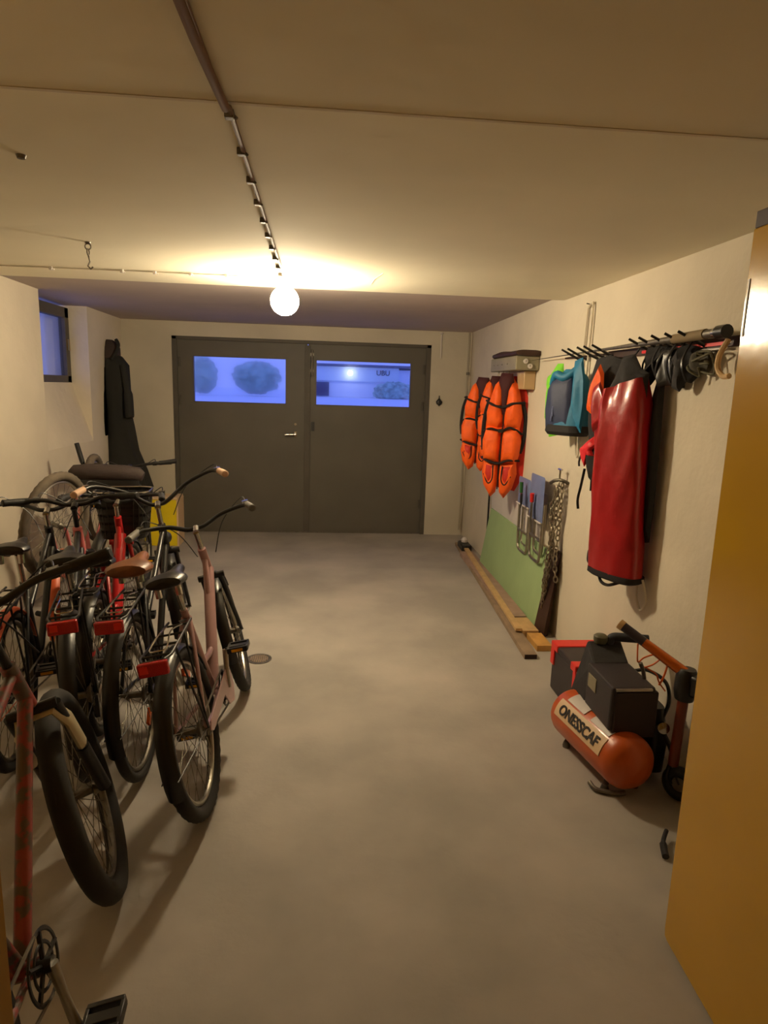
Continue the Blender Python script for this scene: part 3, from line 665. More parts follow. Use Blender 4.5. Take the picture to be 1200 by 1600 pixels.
# orange black jacket and small red bag
t = Thing('orange_black_jacket', (1.52, 3.55, 1.82), 'black jacket with orange trim hanging between blue and red bags', 'jacket')
wj = V((.42, -.9, 0)); nj = V((-.9, -.42, 0))
b = B(); b.puff([(-.10, .0), (-.06, .13), (.03, .15), (.13, .12), (.15, -.05), (.12, -.3), (.08, -.5), (-.03, -.5), (-.08, -.25)], .03, (1.52, 3.55, 1.70), wj, (0, 0, 1), nj, fold=.012); t.part('jacket_body', b, M_dkcl)
b = B(); b.puff([(-.05, .0), (.0, .10), (.03, .05), (.04, -.08), (.0, -.10), (-.02, -.18), (-.07, -.15), (-.06, -.06)], .022, (1.475, 3.50, 1.70), wj, (0, 0, 1), nj, fold=.01); t.part('orange_shoulder', b, M_or)
b = B(); b.puff([(-.02, .1), (.05, .12), (.05, -.1), (.0, -.12)], .02, (1.50, 3.44, 1.52), wj, (0, 0, 1), nj, fold=.01); t.part('plum_lining', b, mat('plum_cloth', (120, 24, 60), .6))
t = Thing('small_red_pouch', (1.5, 3.6, 1.38), 'small red and black pouch with dangling straps left of the red bag', 'pouch')
b = B(); b.puff([(-.08, .01), (-.03, .06), (.03, .09), (.08, .07), (.09, -.1), (.05, -.17), (-.03, -.165), (-.06, -.1)], .04, (1.515, 3.53, 1.32), wj, (0, 0, 1), nj, fold=.01); t.part('pouch_body', b, M_web)
b = B(); b.puff([(-.09, .0), (-.04, .045), (.02, .085), (.05, .05), (.01, .0), (.03, -.03), (-.03, -.05), (-.045, -.1), (-.07, -.06)], .025, (1.485, 3.54, 1.33), wj, (0, 0, 1), nj, fold=.008); t.part('red_flap', b, mat('bright_red_cloth', (225, 36, 44), .5, bump=.3, bscale=20))
b = B(); b.tube(smooth_path([(1.47, 3.58, 1.22), (1.465, 3.60, 1.12), (1.455, 3.605, 1.04), (1.46, 3.60, .985)]), .008, 8, flat=.5); t.part('long_strap', b, M_web)
b = B(); b.tube([(1.50, 3.54, 1.18), (1.50, 3.54, 1.10)], .007, 8, flat=.5); t.part('short_strap', b, M_web)
b = B(); b.tube(smooth_path([(1.46, 3.62, 1.30), (1.45, 3.62, 1.26), (1.452, 3.62, 1.23)]), .006, 6); t.part('side_strap', b, M_web)
t.part('ring', B().torus((1.49, 3.5, 1.395), nj, .012, .003, 14, 6), M_chrome)
t.part('hanging_strap', B().tube([(1.545, 3.55, 1.40), (1.57, 3.555, 1.7), (1.575, 3.56, 1.85)], .007, 6), M_web)

# ------------------------------------------------------------------ toolbox / compressor / scooter
def rotz(a): return Matrix.Rotation(a, 3, 'Z')
t = Thing('toolbox', (1.42, 3.2, 0), 'black plastic toolbox with red lid corners on the floor', 'toolbox')
x0, x1, ya, yb, h = 1.285, 1.525, 3.00, 3.36, .275
t.part('box_body', B().b2((x0, ya, 0), (x1, yb, h - .03)), M_toolk, sm=False, bevel=.012)
lid = t.part('lid', B().b2((x0 - .004, ya - .004, h - .035), (x1 + .004, yb + .004, h)), M_toolk, sm=False, bevel=.01)
for y, dy in ((yb, -.095), (ya, .07)):
    b = B(); b.b2((x0 - .009, min(y, y + dy), h - .035), (x1 + .004 - (.08 if dy > 0 else 0), max(y, y + dy) + .002, h + .006)); t.part('corner_guard', b, M_toolr, sm=False, bevel=.006)
    b = B(); b.b2((x0 - .008, min(y, y + dy * .5), h - .125), (x0 + .01, max(y, y + dy * .5) + .002, h - .035)); t.part('corner_strip', b, M_toolr, sm=False, bevel=.004)
t.part('handle_recess', B().b2((x1 - .1, 3.12, h), (x1 - .02, 3.22, h + .004)), M_plast, sm=False)
t.part('latch', B().b2((x1 - .13, 3.15, h), (x1 - .10, 3.18, h + .006)), M_chrome, sm=False)

t = Thing('air_compressor', (1.25, 2.5, 0), 'orange air compressor with black housing and lettered side', 'compressor')
A = V((1.262, 2.34, .150)); r = .116
prof = [(.001, -.055), (.05, -.05), (.09, -.03), (.110, -.005), (r, .02), (r, .44), (.108, .465), (.07, .485), (.001, .495)]
ax = V((-.16, 1, 0)).normalized(); sx_ = V((1, .16, 0)).normalized()
tank = t.part('tank', B().lathe(prof, A, ax, 40), M_comp)
def plate(a0, a1, y0_, y1_, rr, tck=.003, n=8):
    b = B(); rings = []
    for i in range(n + 1):
        a = a0 + (a1 - a0) * i / n; d = -sx_ * cos(a) + V((0, 0, 1)) * sin(a)
        rings.append([A + ax * y0_ + d * rr, A + ax * y1_ + d * rr, A + ax * y1_ + d * (rr + tck), A + ax * y0_ + d * (rr + tck)])
    return b.ring_loft(rings)
t.sub(tank, 'label_plate', plate(radians(10), radians(50), .05, .42, r + .001), M_compl)
t.sub(tank, 'upper_label', plate(radians(54), radians(84), .06, .20, r + .001), M_white)
t.sub(tank, 'upper_label', plate(radians(54), radians(84), .25, .39, r + .001), M_white)
a = radians(29); d = -sx_ * cos(a) + V((0, 0, 1)) * sin(a); Wt = (sx_ * sin(a) + V((0, 0, 1)) * cos(a))
t.sub(tank, 'lettering', text_b('ONESSCAF', .064, A + ax * .235 + d * (r + .0055), -ax, Wt, d, bold=.0018), M_ink)
hs = t.part('motor_housing', B().b2((1.185, 2.40, .262), (1.375, 2.66, .455)), M_toolk, sm=False, bevel=.01)
t.sub(hs, 'silver_edge', B().b2((1.20, 2.392, .444), (1.355, 2.402, .453)), M_alu, sm=False)
t.sub(hs, 'front_panel', B().b2((1.20, 2.393, .235), (1.385, 2.43, .438)), mat('dark_brown_panel', (44, 28, 22), .5), sm=False, bevel=.006)
t.sub(hs, 'side_badge', B().b2((1.1815, 2.55, .36), (1.1855, 2.63, .42)), M_shelf, sm=False)
b = B(); b.add([(1.185, 2.66, .24), (1.40, 2.66, .24), (1.40, 2.84, .24), (1.19, 2.84, .24), (1.20, 2.64, .455), (1.37, 2.64, .455), (1.40, 2.80, .505), (1.235, 2.80, .505)],
               [(0, 3, 2, 1), (4, 5, 6, 7), (0, 1, 5, 4), (1, 2, 6, 5), (2, 3, 7, 6), (3, 0, 4, 7)])
t.part('pump_housing', b, M_dkcl, sm=False, bevel=.012)
t.part('pressure_knob', B().lathe([(.001, 0), (.028, 0), (.032, .015), (.032, .032), (.022, .04), (.001, .042)], (1.29, 2.78, .500), (0, 0, 1), 18), mat('olive_plastic', (86, 84, 62), .5))
t.part('carry_handle', B().tube(smooth_path([(1.33, 2.78, .495), (1.35, 2.78, .525), (1.41, 2.76, .53), (1.50, 2.74, .53)]), .021, 12), mat('blue_black_foam', (38, 40, 48), .7))
for (x, y) in ((1.19, 2.40), (1.33, 2.42), (1.15, 2.74), (1.29, 2.76)):
    lg = t.part('foot', B().tube([(x + (.02 if x < 1.25 or y > 2.7 and x < 1.2 else -.01), y, .08), (x, y - .01, .02)], .012, 8), M_woodk)
    t.sub(lg, 'rubber_foot', B().lathe([(.016, 0), (.018, .01), (.012, .03)], (x, y - .01, 0)), M_steel)
t.part('skid_bar', B().tube(smooth_path([(1.135, 2.42, .02), (1.15, 2.38, .012), (1.22, 2.35, .012), (1.26, 2.35, .014)]), .010, 8), M_steel)
t.part('air_hose', B().tube(smooth_path([(1.38, 2.62, .43), (1.43, 2.58, .45), (1.47, 2.50, .43), (1.47, 2.46, .36), (1.43, 2.44, .28)]), .008, 8), M_plast)
t.part('gauge', B().lathe([(.001, 0), (.024, 0), (.024, .02), (.001, .024)], (1.42, 2.40, .28), (-.3, -1, .2), 18), M_chrome)
t.part('drain_hose', B().tube(smooth_path([(1.41, 2.40, .28), (1.45, 2.36, .18), (1.42, 2.33, .10), (1.46, 2.34, .07), (1.49, 2.40, .16)]), .010, 8), M_plast)
b = B(); loft_sections(b, [(1.43, 2.50, .05, .045, .07, 0), (1.43, 2.50, .2, .05, .08, 0), (1.42, 2.50, .34, .035, .06, 0)], power=3); t.part('motor_block', b, M_plast)

t = Thing('kick_scooter', (1.5, 2.4, 0), 'orange tubed scooter with black grips leaning by the compressor', 'scooter')
cl = V((1.455, 2.33, .545))
e1 = V((1.265, 2.52, .676))
t.part('handlebar', B().tube([e1 + (cl - e1) * .25, cl, cl + (cl - e1) * .35], [.019, .024, .019], 12), M_scoot)
g = t.part('grip', B().tube([e1, e1 + (cl - e1) * .34], .020, 12), mat('purple_black_rubber', (46, 36, 48), .5))
t.sub(g, 'grip_end', B().tube([e1 - (cl - e1) * .07, e1], .022, 12), M_wood)
t.part('grip', B().tube([cl + (cl - e1) * .35, cl + (cl - e1) * .62], .020, 12), M_blk)
dn = V((-.02, .02, -1)).normalized()
t.part('bar_clamp', B().lathe([(.036, -.045), (.044, -.01), (.044, .06), (.03, .085)], cl + V((0, 0, -.06)), -dn, 14), M_plast)
t.part('brake_block', B().box(cl + V((.03, -.05, -.03)), (.07, .06, .09), rotz(.5)), M_plast, bevel=.012)
t.part('stem', B().tube([cl, cl + dn * .40], .021, 12), mat('brown_red_tube', (110, 44, 20), .35))
t.part('brake_cable', B().tube(smooth_path([cl + V((.03, -.05, -.07)), cl + V((.05, -.03, -.12)), cl + V((.055, -.03, -.2)), cl + V((.04, -.02, -.3))]), .004, 6), M_plast)
wc = V((1.47, 2.31, .075))
w = t.part('wheel', B().torus(wc, (.75, .65, 0), .052, .022, 28, 10), M_blk)
t.sub(w, 'wheel_hub', B().lathe([(.03, -.012), (.03, .012)], wc, (.75, .65, 0), 16), M_steel)
t.part('fork', B().tube([cl + dn * .40, wc + V((0, 0, .0))], .014, 8), M_plast)
t = Thing('cord_coil', (1.42, 2.7, .5), 'thin orange cord coiled on the scooter handlebar above the compressor', 'cord')
b = B(); q = V((1.38, 2.50, .52))
b.tube(smooth_path([(1.315, 2.48, .62), (1.318, 2.48, .57), (1.33, 2.49, .53), (1.36, 2.50, .545), (1.41, 2.50, .56), (1.43, 2.49, .55), (1.40, 2.49, .52), (1.36, 2.49, .505), (1.34, 2.49, .51), (1.37, 2.50, .50), (1.42, 2.50, .47), (1.44, 2.50, .43), (1.46, 2.48, .40)]), .0035, 6)
b.tube(smooth_path([(1.44, 2.47, .57), (1.455, 2.48, .52), (1.45, 2.49, .46), (1.44, 2.50, .42)]), .0045, 6)
t.part('cord_loops', b, M_ocord)
t.part('hook_end', B().tube([(1.335, 2.48, .53), (1.35, 2.48, .50), (1.365, 2.49, .455)], .009, 8), M_steel)
# pink red bottle behind door edge
t = Thing('padlock', (1.54, 2.34, .1), 'small pinkish red padlock shape hanging beside the scooter stem', 'padlock')
o_ = V((1.50, 2.22, .24))
t.part('lock_body', B().puff(sup(.03, .05), .016, o_, (.8, -.6, 0), (0, 0, 1), (-.6, -.8, 0)), mat('pink_red_plastic', (196, 70, 74), .4))
t.part('metal_shackle', B().tube(smooth_path([o_ + V((-.022, -.01, .04)), o_ + V((-.026, -.015, -.02)), o_ + V((-.01, -.02, -.05)), o_ + V((.014, -.03, -.045)), o_ + V((.012, -.03, .03))]), .004, 6), M_chrome)
b = B(); b.tube(smooth_path([(1.238, 1.975, .012), (1.262, 2.04, .02), (1.30, 2.09, .03)]), [.013] * 8 + [.008] * 9, 8)
single('black_strap_end', b, M_web, 'black strap end lying on the floor beside the yellow door', 'strap', (1.23, 2, 0))

# floor drain
t = Thing('floor_drain', (-.381, 3.77, 0), 'round dark floor drain beside the mauve bicycle front wheel', 'drain')
t.part('drain_ring', B().lathe([(.001, 0), (.075, 0), (.075, .004), (.062, .004), (.06, .002), (.001, .002)], (-.381, 3.77, 0), n=32), M_steel)
b = B()
for k in range(-4, 5): b.b2((-.381 + k * .012 - .003, 3.77 - sqrt(.055 ** 2 - (k * .012) ** 2), .0015), (-.381 + k * .012 + .003, 3.77 + sqrt(.055 ** 2 - (k * .012) ** 2), .005))
t.part('drain_grate', b, M_woodd, sm=False)

# ------------------------------------------------------------------ bicycles
def bicycle(label, rear, head, lean, steer=0., wb=1.06, R=.335, tr=.024, fm=M_fblk, style='city', hbar=1.02, bw=.30, rise=.06, back=.10, gm=M_blk, sm=M_plast,
            hs=.90, rack=True, fend=True, knob=False, refl=True, tm=M_tire, rimm=M_alu, flip=None, guard=None, basket=None, forkm=None, shock=False, crank=0., fendm=None, lever=True, lamp=False, sscale=1., headm=None, barend=False, dtr=.017, childseat=False, ref_or=None):
    yawm = Matrix.Rotation(pi / 2 + head, 4, 'Z')
    M = Matrix.Translation(V((rear[0], rear[1], 0))) @ yawm @ Matrix.Rotation(lean, 4, 'X')
    if flip: M = flip
    t = Thing('bicycle', (0, 0, 0), label, 'bicycle', 'bicycles along the left wall', M=M)
    A0 = V((0, 0, R)); A1 = V((wb, 0, R)); BB = V((.43, 0, .285))
    sd = V((-.309, 0, .951)); ST = BB + sd * .46
    hd = V((-.33, 0, .944)).normalized(); AX = A1 + V((-.045, 0, 0))
    HB = AX + hd * ((R + .06) / hd.z); HT = HB + hd * .15
    SP = BB + sd * ((hs - .06 - BB.z) / sd.z)
    # frame
    b = B()
    b.tube([BB, HB + hd * .03], dtr, 12); b.tube([BB, ST], .016, 12)
    if style == 'mtb': b.tube([ST - sd * .03, HT - hd * .03], .015, 12)
    elif style == 'step': b.tube(smooth_path([HT - hd * .05, V((.62, 0, .46)), BB + sd * .17]), .014, 12)
    else: b.tube([BB + sd * .30, HT - hd * .04], .014, 12)
    if not headm: b.tube([HB, HT], .021, 12)
    for s_ in (-1, 1):
        y = s_ * .058
        b.tube([BB + V((-.02, s_ * .02, 0)), V((.16, y * .9, R - .02)), A0 + V((0, y, 0))], .009, 8)
        b.tube([ST - sd * .04 + V((0, s_ * .014, 0)), V((.12, y * .8, R + .2)), A0 + V((0, y, 0))], .008, 8)
    b.lathe([(.022, -.036), (.022, .036)], BB, (0, 1, 0), 14)
    fr = t.part('frame', b, fm)
    if headm: t.sub(fr, 'head_tube', B().tube([HB - hd * .10, HT - hd * .01], .024, 12), headm)
    SM = Matrix.Translation(HB) @ Matrix.Rotation(steer, 4, hd) @ Matrix.Translation(-HB)
    def wheel(c, X=None, cass=False):
        b = B(); b.torus(c, (0, 1, 0), R - tr * 2 - .008, .010, 56, 8, rz=.012)
        w = t.part('wheel', b if X is None else b.xf(X), rimm)
        b = B()
        fn = (lambda i, j, a: 1.0 + (.10 if (i % 2 == 0) and cos(a) > .1 else 0)) if knob else None
        b.torus(c, (0, 1, 0), R - tr, tr, 88 if knob else 56, 12, fn=fn)
        t.sub(w, 'tire', b if X is None else b.xf(X), tm)
        b = B(); n = 28
        for k in range(n):
            a = 2 * pi * k / n; s2 = 1 if k % 2 else -1; a2 = a + (.35 if (k // 2) % 2 else -.35)
            b.tube([c + V((cos(a2) * .02, s2 * .028, sin(a2) * .02)), c + V((cos(a) * (R - tr * 2 - .012), 0, sin(a) * (R - tr * 2 - .012)))], .0013, 5)
        t.sub(w, 'spokes', b if X is None else b.xf(X), M_steel)
        b = B(); b.lathe([(.006, -.065), (.008, -.05), (.024, -.03), (.014, -.024), (.014, .024), (.024, .03), (.008, .05), (.006, .065)], c, (0, 1, 0), 14)
        t.sub(w, 'hub', b if X is None else b.xf(X), M_steel)
        if ref_or and X is None:
            b = B(); a = ref_or; p = c + V((cos(a), 0, sin(a))) * (R * .68); b.box(p, (.075, .014, .03), Matrix.Rotation(-a + pi / 2, 3, 'Y')); t.sub(w, 'spoke_reflector', b, M_orr, bevel=.003)
        return w
    w0 = wheel(A0); w1 = wheel(A1, SM)
    if style == 'mtb' or cass_on:
        b = B(); b.lathe([(.045, -.046), (.045, -.043), (.036, -.038), (.030, -.03)], A0, (0, 1, 0), 20); t.sub(w0, 'sprockets', b, M_steel)
    # fork
    b = B(); CR = HB + hd * -.02
    for s_ in (-1, 1):
        y = s_ * (.055 if not shock else .062)
        if shock:
            b.tube([A1 + V((-.01, y, .0)), A1 + V((-.02, y, 0)) + hd * .20], .021, 12); b.tube([A1 + V((-.02, y, 0)) + hd * .18, CR + V((0, y, 0))], .014, 12)
        else: b.tube([A1 + V((0, y, 0)), A1 + V((-.035, y, .06)), CR + V((0, y * .8, -.01)), CR + V((0, y * .3, .015))], [.009, .011, .013, .013], 10)
    b.tube([CR + V((0, -.065, 0)), CR + V((0, .065, 0))], .016, 10)
    fk = t.part('fork', b.xf(SM), forkm or fm)
    if shock:
        p = A1 + V((-.02, 0, 0)) + hd * .22
        pts = [p + V((-.01, .068, -.0)), p + V((-.045, .066, .10)), p + V((-.075, .045, .165)), p + V((-.075, -.045, .165)), p + V((-.045, -.066, .10)), p + V((-.01, -.068, -.0))]
        t.sub(fk, 'fork_brace', B().tube(pts, .030, 10, flat=.5).xf(SM), mat('silver_paint', (196, 184, 152), .35, .2))
    # steering
    BC = HT + hd * max(.02, (hbar - rise - HT.z) / hd.z)
    b = B(); b.tube([HT, BC], .0125, 10); b.tube([BC, BC + V((.05, 0, .015))], .017, 10)
    t.part('stem', b.xf(SM), M_chrome if style != 'mtb' else M_plast)
    HC = BC + V((.05, 0, .015))
    b = B(); side = []
    for s_ in (-1, 1):
        if style == 'mtb': pts = [HC, HC + V((0, s_ * .05, 0)), HC + V((-.01, s_ * bw * .45, rise)), HC + V((-back * .5, s_ * bw * .8, rise + .005)), HC + V((-back, s_ * bw, rise + .01))]
        else: pts = [HC, HC + V((.0, s_ * .04, 0)), HC + V((.035, s_ * bw * .45, rise * .6)), HC + V((.0, s_ * bw * .80, rise)), HC + V((-back * .6, s_ * bw * .95, rise)), HC + V((-back - .06, s_ * bw * 1.02, rise - .005))]
        sp = smooth_path(pts, 6); side.append(sp)
        b.tube(sp, .011, 10)
    hb = t.part('handlebar', b.xf(SM), M_plast if style == 'mtb' else M_fblk)
    for s_, sp in zip((-1, 1), side):
        e = sp[-1]; d = (sp[-1] - sp[-6]).normalized()
        t.sub(hb, 'grip', B().tube([e - d * .115, e - d * .06, e + d * .008, e + d * .012], [.0165, .0175, .018, .013], 12).xf(SM), gm)
        if lever:
            p = e - d * .15
            t.sub(hb, 'brake_lever', B().tube(smooth_path([p, p + V((.04, 0, -.01)), p + d * .05 + V((.05, 0, -.015)), p + d * .12 + V((.035, 0, -.02))]), .006, 8).box(p + V((.012, 0, 0)), (.035, .03, .028)).xf(SM), M_plast if style == 'mtb' else M_chrome)
            t.sub(hb, 'brake_cable', B().tube([SM @ q for q in smooth_path([p + V((.02, 0, 0)), p + V((.10, s_ * -.02, .02)), p + V((.13, -s_ * bw * .5, -.08)), p + V((.09, -s_ * bw * .75, -.22))])] + [], .0028, 6), M_plast)
    if barend:
        e = side[1][-1]; t.sub(hb, 'bar_end', B().tube([e, e + V((.01, .01, .04)), e + V((.0, .03, .17))], [.014, .018, .017], 10).xf(SM), M_blk)
    if lamp: t.part('headlamp', B().lathe([(.001, -.04), (.02, -.035), (.034, 0), (.034, .012), (.001, .016)], HB + hd * .05 + V((.07, 0, 0)), (1, 0, 0), 16).xf(SM), M_plast)
    # saddle
    post = t.part('seat_post', B().tube([ST - sd * .05, SP], .0125, 10), M_chrome)
    b = B(); c = SP + V((-.01, 0, .035)); rings = []
    for x, hw, zc, hh in ((-.125, .03, .01, .012), (-.115, .062, .012, .022), (-.08, .078, .012, .028), (-.04, .07, .006, .03), (.0, .048, .0, .028), (.05, .03, -.002, .024), (.10, .022, .0, .022), (.135, .018, .0, .018), (.148, .008, -.004, .008)):
        rings.append([c + V((x * sscale, hw * sscale * cos(a), zc + hh * sscale * sin(a) * (1 if sin(a) > 0 else .9))) for a in [2 * pi * k / 16 for k in range(16)]])
    b.ring_loft(rings); sa = t.part('saddle', b, sm)
    b = B(); 
    for s_ in (-1, 1):
        b.tube([c + V((-.09, s_ * .04, -.012)), c + V((-.03, s_ * .022, -.03)), c + V((.04, s_ * .02, -.03)), c + V((.11, s_ * .008, -.012))], .0035, 6)
        if style != 'mtb': b.tube([c + V((-.085, s_ * .04, -.05)), c + V((-.085, s_ * .04, -.01))], .013, 8)
    t.sub(sa, 'saddle_rails', b, M_chrome)
    # fenders
    fm2 = fendm or M_plast
    def fender(cc, a0, a1, X=None, wd=.030):
        b = B(); rings = []; n = 22; rf = R + .014
        for i in range(n + 1):
            a = a0 + (a1 - a0) * i / n; d = V((cos(a), 0, sin(a))); r_ = []
            for k in range(7):
                q = -1 + k / 3; r_.append(cc + d * (rf - .016 * q * q) + V((0, wd * q, 0)))
            for k in range(7):
                q = 1 - k / 3; r_.append(cc + d * (rf - .016 * q * q - .003) + V((0, wd * q * .94, 0)))
            rings.append(r_)
        b.ring_loft(rings)
        for s_ in (-1, 1):
            a = a1 - .25 if a1 > 2 else a0 + .3
            b.tube([cc + V((0, s_ * .06, 0)), cc + V((cos(a) * rf, s_ * wd * .9, sin(a) * rf))], .0022, 5)
        return t.part('mudguard', b if X is None else b.xf(X), fm2)
    if fend:
        fender(A0, radians(20), radians(195)); fender(A1, radians(35), radians(190), SM)
    if rack:
        zr = 2 * R + .055; b = B()
        for s_ in (-1, 1):
            b.tube([V((.20, s_ * .045, zr)), V((-.16, s_ * .055, zr)), V((-.20, s_ * .04, zr))], .005, 8); b.tube([V((-.10, s_ * .055, zr)), A0 + V((0, s_ * .068, .0))], .0045, 8); b.tube([V((.05, s_ * .05, zr)), A0 + V((0, s_ * .068, .0))], .0045, 8)
        for x in (.15, .05, -.05, -.15): b.tube([V((x, -.05, zr)), V((x, .05, zr))], .0045, 8)
        b.tube([V((-.20, -.04, zr)), V((-.20, .04, zr))], .005, 8); b.tube([V((.18, 0, zr)), ST - sd * .05], .005, 8)
        rk = t.part('luggage_rack', b, M_plast)
        b = B(); b.tube(smooth_path([V((.12, -.03, zr + .01)), V((.0, -.02, zr + .03)), V((-.12, -.03, zr + .012)), V((-.14, 0, zr + .012)), V((-.12, .03, zr + .012)), V((.0, .02, zr + .03)), V((.12, .03, zr + .01))]), .003, 6); t.sub(rk, 'spring_clip', b, M_chrome)
        if refl:
            rf = t.sub(rk, 'rear_reflector', B().box(V((-.212, 0, zr - .022)), (.022, .105, .05)), M_refl, bevel=.005)
            t.sub(rk, 'reflector_lens', B().box(V((-.2245, .03 if refl == 1 else -.035, zr - .018)), (.004, .028, .026)), M_ref2)
    elif refl:
        t.part('rear_reflector', B().box(SP + V((-.04, 0, -.12)), (.015, .07, .045)), M_refl, bevel=.004)
    # drivetrain (right side = -y)
    b = B(); y = -.048
    b.torus(BB + V((0, y, 0)), (0, 1, 0), .078, .006, 40, 6, rz=.003); b.torus(BB + V((0, y, 0)), (0, 1, 0), .05, .005, 24, 6, rz=.003)
    for k in range(5):
        a = 2 * pi * k / 5; b.tube([BB + V((0, y, 0)), BB + V((cos(a) * .078, y, sin(a) * .078))], .006, 6)
    b.lathe([(.018, -.07), (.018, .07)], BB, (0, 1, 0), 12)
    ck = t.part('crankset', b, M_plast)
    for s_ in (-1, 1):
        a = crank + (0 if s_ < 0 else pi); e = BB + V((cos(a) * .17, s_ * .085, sin(a) * .17))
        arm = t.sub(ck, 'crank_arm', B().tube([BB + V((0, s_ * .066, 0)), BB + V((cos(a) * .08, s_ * .074, sin(a) * .08)), e], [.015, .011, .013], 10), M_alu)
        b = B(); pc = e + V((0, s_ * .06, 0)); b.tube([e, pc], .007, 8); b.box(pc + V((.036, 0, 0)), (.014, .09, .024)); b.box(pc + V((-.036, 0, 0)), (.014, .09, .024)); b.box(pc + V((0, s_ * .042, 0)), (.07, .010, .022)); b.box(pc + V((0, -s_ * .042, 0)), (.07, .010, .022)); b.box(pc, (.03, .08, .02))
        t.sub(ck, 'pedal', b, M_plast, bevel=.002)
        
        for q in (-1, 1): t.sub(ck, 'pedal_reflector', B().box(pc + V((q * .0435, 0, 0)), (.003, .05, .012)), mat('amber_reflector', (236, 170, 20), .25), sm=False)
    b = B(); rc = .034
    b.tube([BB + V((0, y, .08)), A0 + V((0, y, rc))], .0045, 6); b.tube([BB + V((0, y, -.08)), A0 + V((.04, y, -.055)), A0 + V((0.02, y, -.09)), A0 + V((-.0, y, -rc))], .0045, 6)
    t.part('chain', b, M_steel)
    if style == 'mtb': t.part('derailleur', B().box(A0 + V((.02, y - .008, -.07)), (.03, .02, .09)).lathe([(.02, -.006), (.02, .006)], A0 + V((.028, y, -.10)), (0, 1, 0), 12), M_plast, bevel=.003)
    if guard:
        b = B(); b.prism([(-.05, -.06), (.04, -.085), (.09, -.03), (.085, .04), (.03, .085), (-.05, .08), (-.38, .05), (-.42, .02), (-.38, .0), (-.1, .01)], BB + V((0, -.066, 0)), (1, 0, 0), (0, 0, 1), (0, -1, 0), .006)
        t.part('chain_guard', b, guard, bevel=.002)
    if basket:
        c = HC + V((.16, 0, -.10)); b = B()
        for k in range(6):
            z = c.z - .13 + k * .048; f_ = .82 + .036 * k
            b.ring_loft([[c + V((u * f_, v * f_, z - c.z)) for u, v in sup(.125, .155, 24, 4)], [c + V((u * f_ * .985, v * f_ * .985, z - c.z)) for u, v in sup(.125, .155, 24, 4)], [c + V((u * f_ * .985, v * f_ * .985, z - c.z + .03)) for u, v in sup(.125, .155, 24, 4)], [c + V((u * f_, v * f_, z - c.z + .03)) for u, v in sup(.125, .155, 24, 4)]], True)
        bo = [c + V((u * .8, v * .8, -.13)) for u, v in sup(.125, .155, 24, 4)]
        b.ring_loft([bo, [p - V((0, 0, .006)) for p in bo]])
        for k in range(24):
            u, v = sup(.125, .155, 24, 4)[k]; b.tube([c + V((u * .80, v * .80, -.13)), c + V((u, v, .14))], .003, 5)
        bk = t.part('basket', b.xf(SM), basket)
        t.sub(bk, 'basket_liner', B().ring_loft([[c + V((u * .79, v * .79, -.125)) for u, v in sup(.125, .155, 24, 4)], [c + V((u * .95, v * .95, .12)) for u, v in sup(.125, .155, 24, 4)], [c + V((u * .90, v * .90, .12)) for u, v in sup(.125, .155, 24, 4)], [c + V((u * .75, v * .75, -.11)) for u, v in sup(.125, .155, 24, 4)]]).xf(SM), M_dkcl)
        t.sub(bk, 'basket_rim', B().tube([c + V((u, v, .142)) for u, v in sup(.125, .155, 32, 4)], .005, 8, closed=True).xf(SM), M_chrome)
    if childseat:
        z = 2 * R + .07; b = B()
        secs = []
        for zz, xb_, hw_, dp in ((0, .0, .11, .10), (.05, -.01, .13, .12), (.12, -.05, .14, .06), (.22, -.08, .145, .045), (.32, -.10, .135, .04), (.38, -.11, .10, .03), (.40, -.11, .05, .02)):
            secs.append([V((xb_ + dp * cos(a), hw_ * sin(a), z + zz)) for a in [2 * pi * k / 24 for k in range(24)]])
        b.ring_loft(secs); cs = t.part('child_seat', b, M_plast)
        t.sub(cs, 'seat_rim', B().tube([V((-.12, .14 * cos(a), z + .22 + .19 * sin(a))) for a in [pi * k / 16 for k in range(17)]], .006, 8), M_chrome)
        for s_ in (-1, 1): t.sub(cs, 'leg_shield', B().puff(sup(.06, .14), .02, V((.06, s_ * .13, z - .10)), (1, 0, 0), (0, 0, 1), (0, s_, 0)), M_plast)
    return t
cass_on = True
R_ = radians
# mauve mountain bike, rightmost
bicycle('mauve mountain bicycle, rightmost in the row, with a rear rack', (-.430, 2.36), R_(-.6), R_(-12), steer=R_(8), wb=1.05, R=.325, tr=.027, fm=M_fmau, style='step', hbar=.99, bw=.285, rise=.05, back=.06, gm=mat('grey_rubber', (96, 92, 84), .6), hs=.90, knob=True, guard=M_fmau, crank=R_(80), dtr=.027, refl=1, forkm=M_fblk, ref_or=R_(60), sscale=1.1)
bicycle('black city bicycle with brown saddle and cream grips', (-.745, 2.62), R_(2.5), R_(-5), steer=R_(9), wb=1.10, R=.345, tr=.021, fm=M_fblk, style='city', hbar=1.12, bw=.355, rise=.13, back=.10, gm=M_cream, sm=M_brown, hs=.86, crank=R_(-60), refl=2, lamp=True, ref_or=R_(-50), rimm=M_steel, sscale=1.3)
bicycle('black bicycle with a pink head tube, black saddle and flat black handlebar', (-.975, 2.62), R_(16), R_(-4), steer=R_(-4), wb=1.07, R=.345, tr=.022, fm=M_fblk, headm=M_fpink, style='mtb', hbar=1.02, bw=.30, rise=.03, back=.08, hs=.90, crank=R_(-30), refl=1, ref_or=R_(-40), rimm=M_steel, fend=True, sscale=1.15)
bicycle('red bicycle with a black front basket, standing in the middle of the row', (-1.03, 2.98), R_(8), R_(-2), steer=R_(-4), wb=1.02, R=.335, tr=.022, fm=M_fred, style='step', hbar=.98, bw=.26, rise=.04, back=.08, hs=.78, crank=R_(20), refl=0, basket=M_plast, dtr=.032, rimm=M_steel)
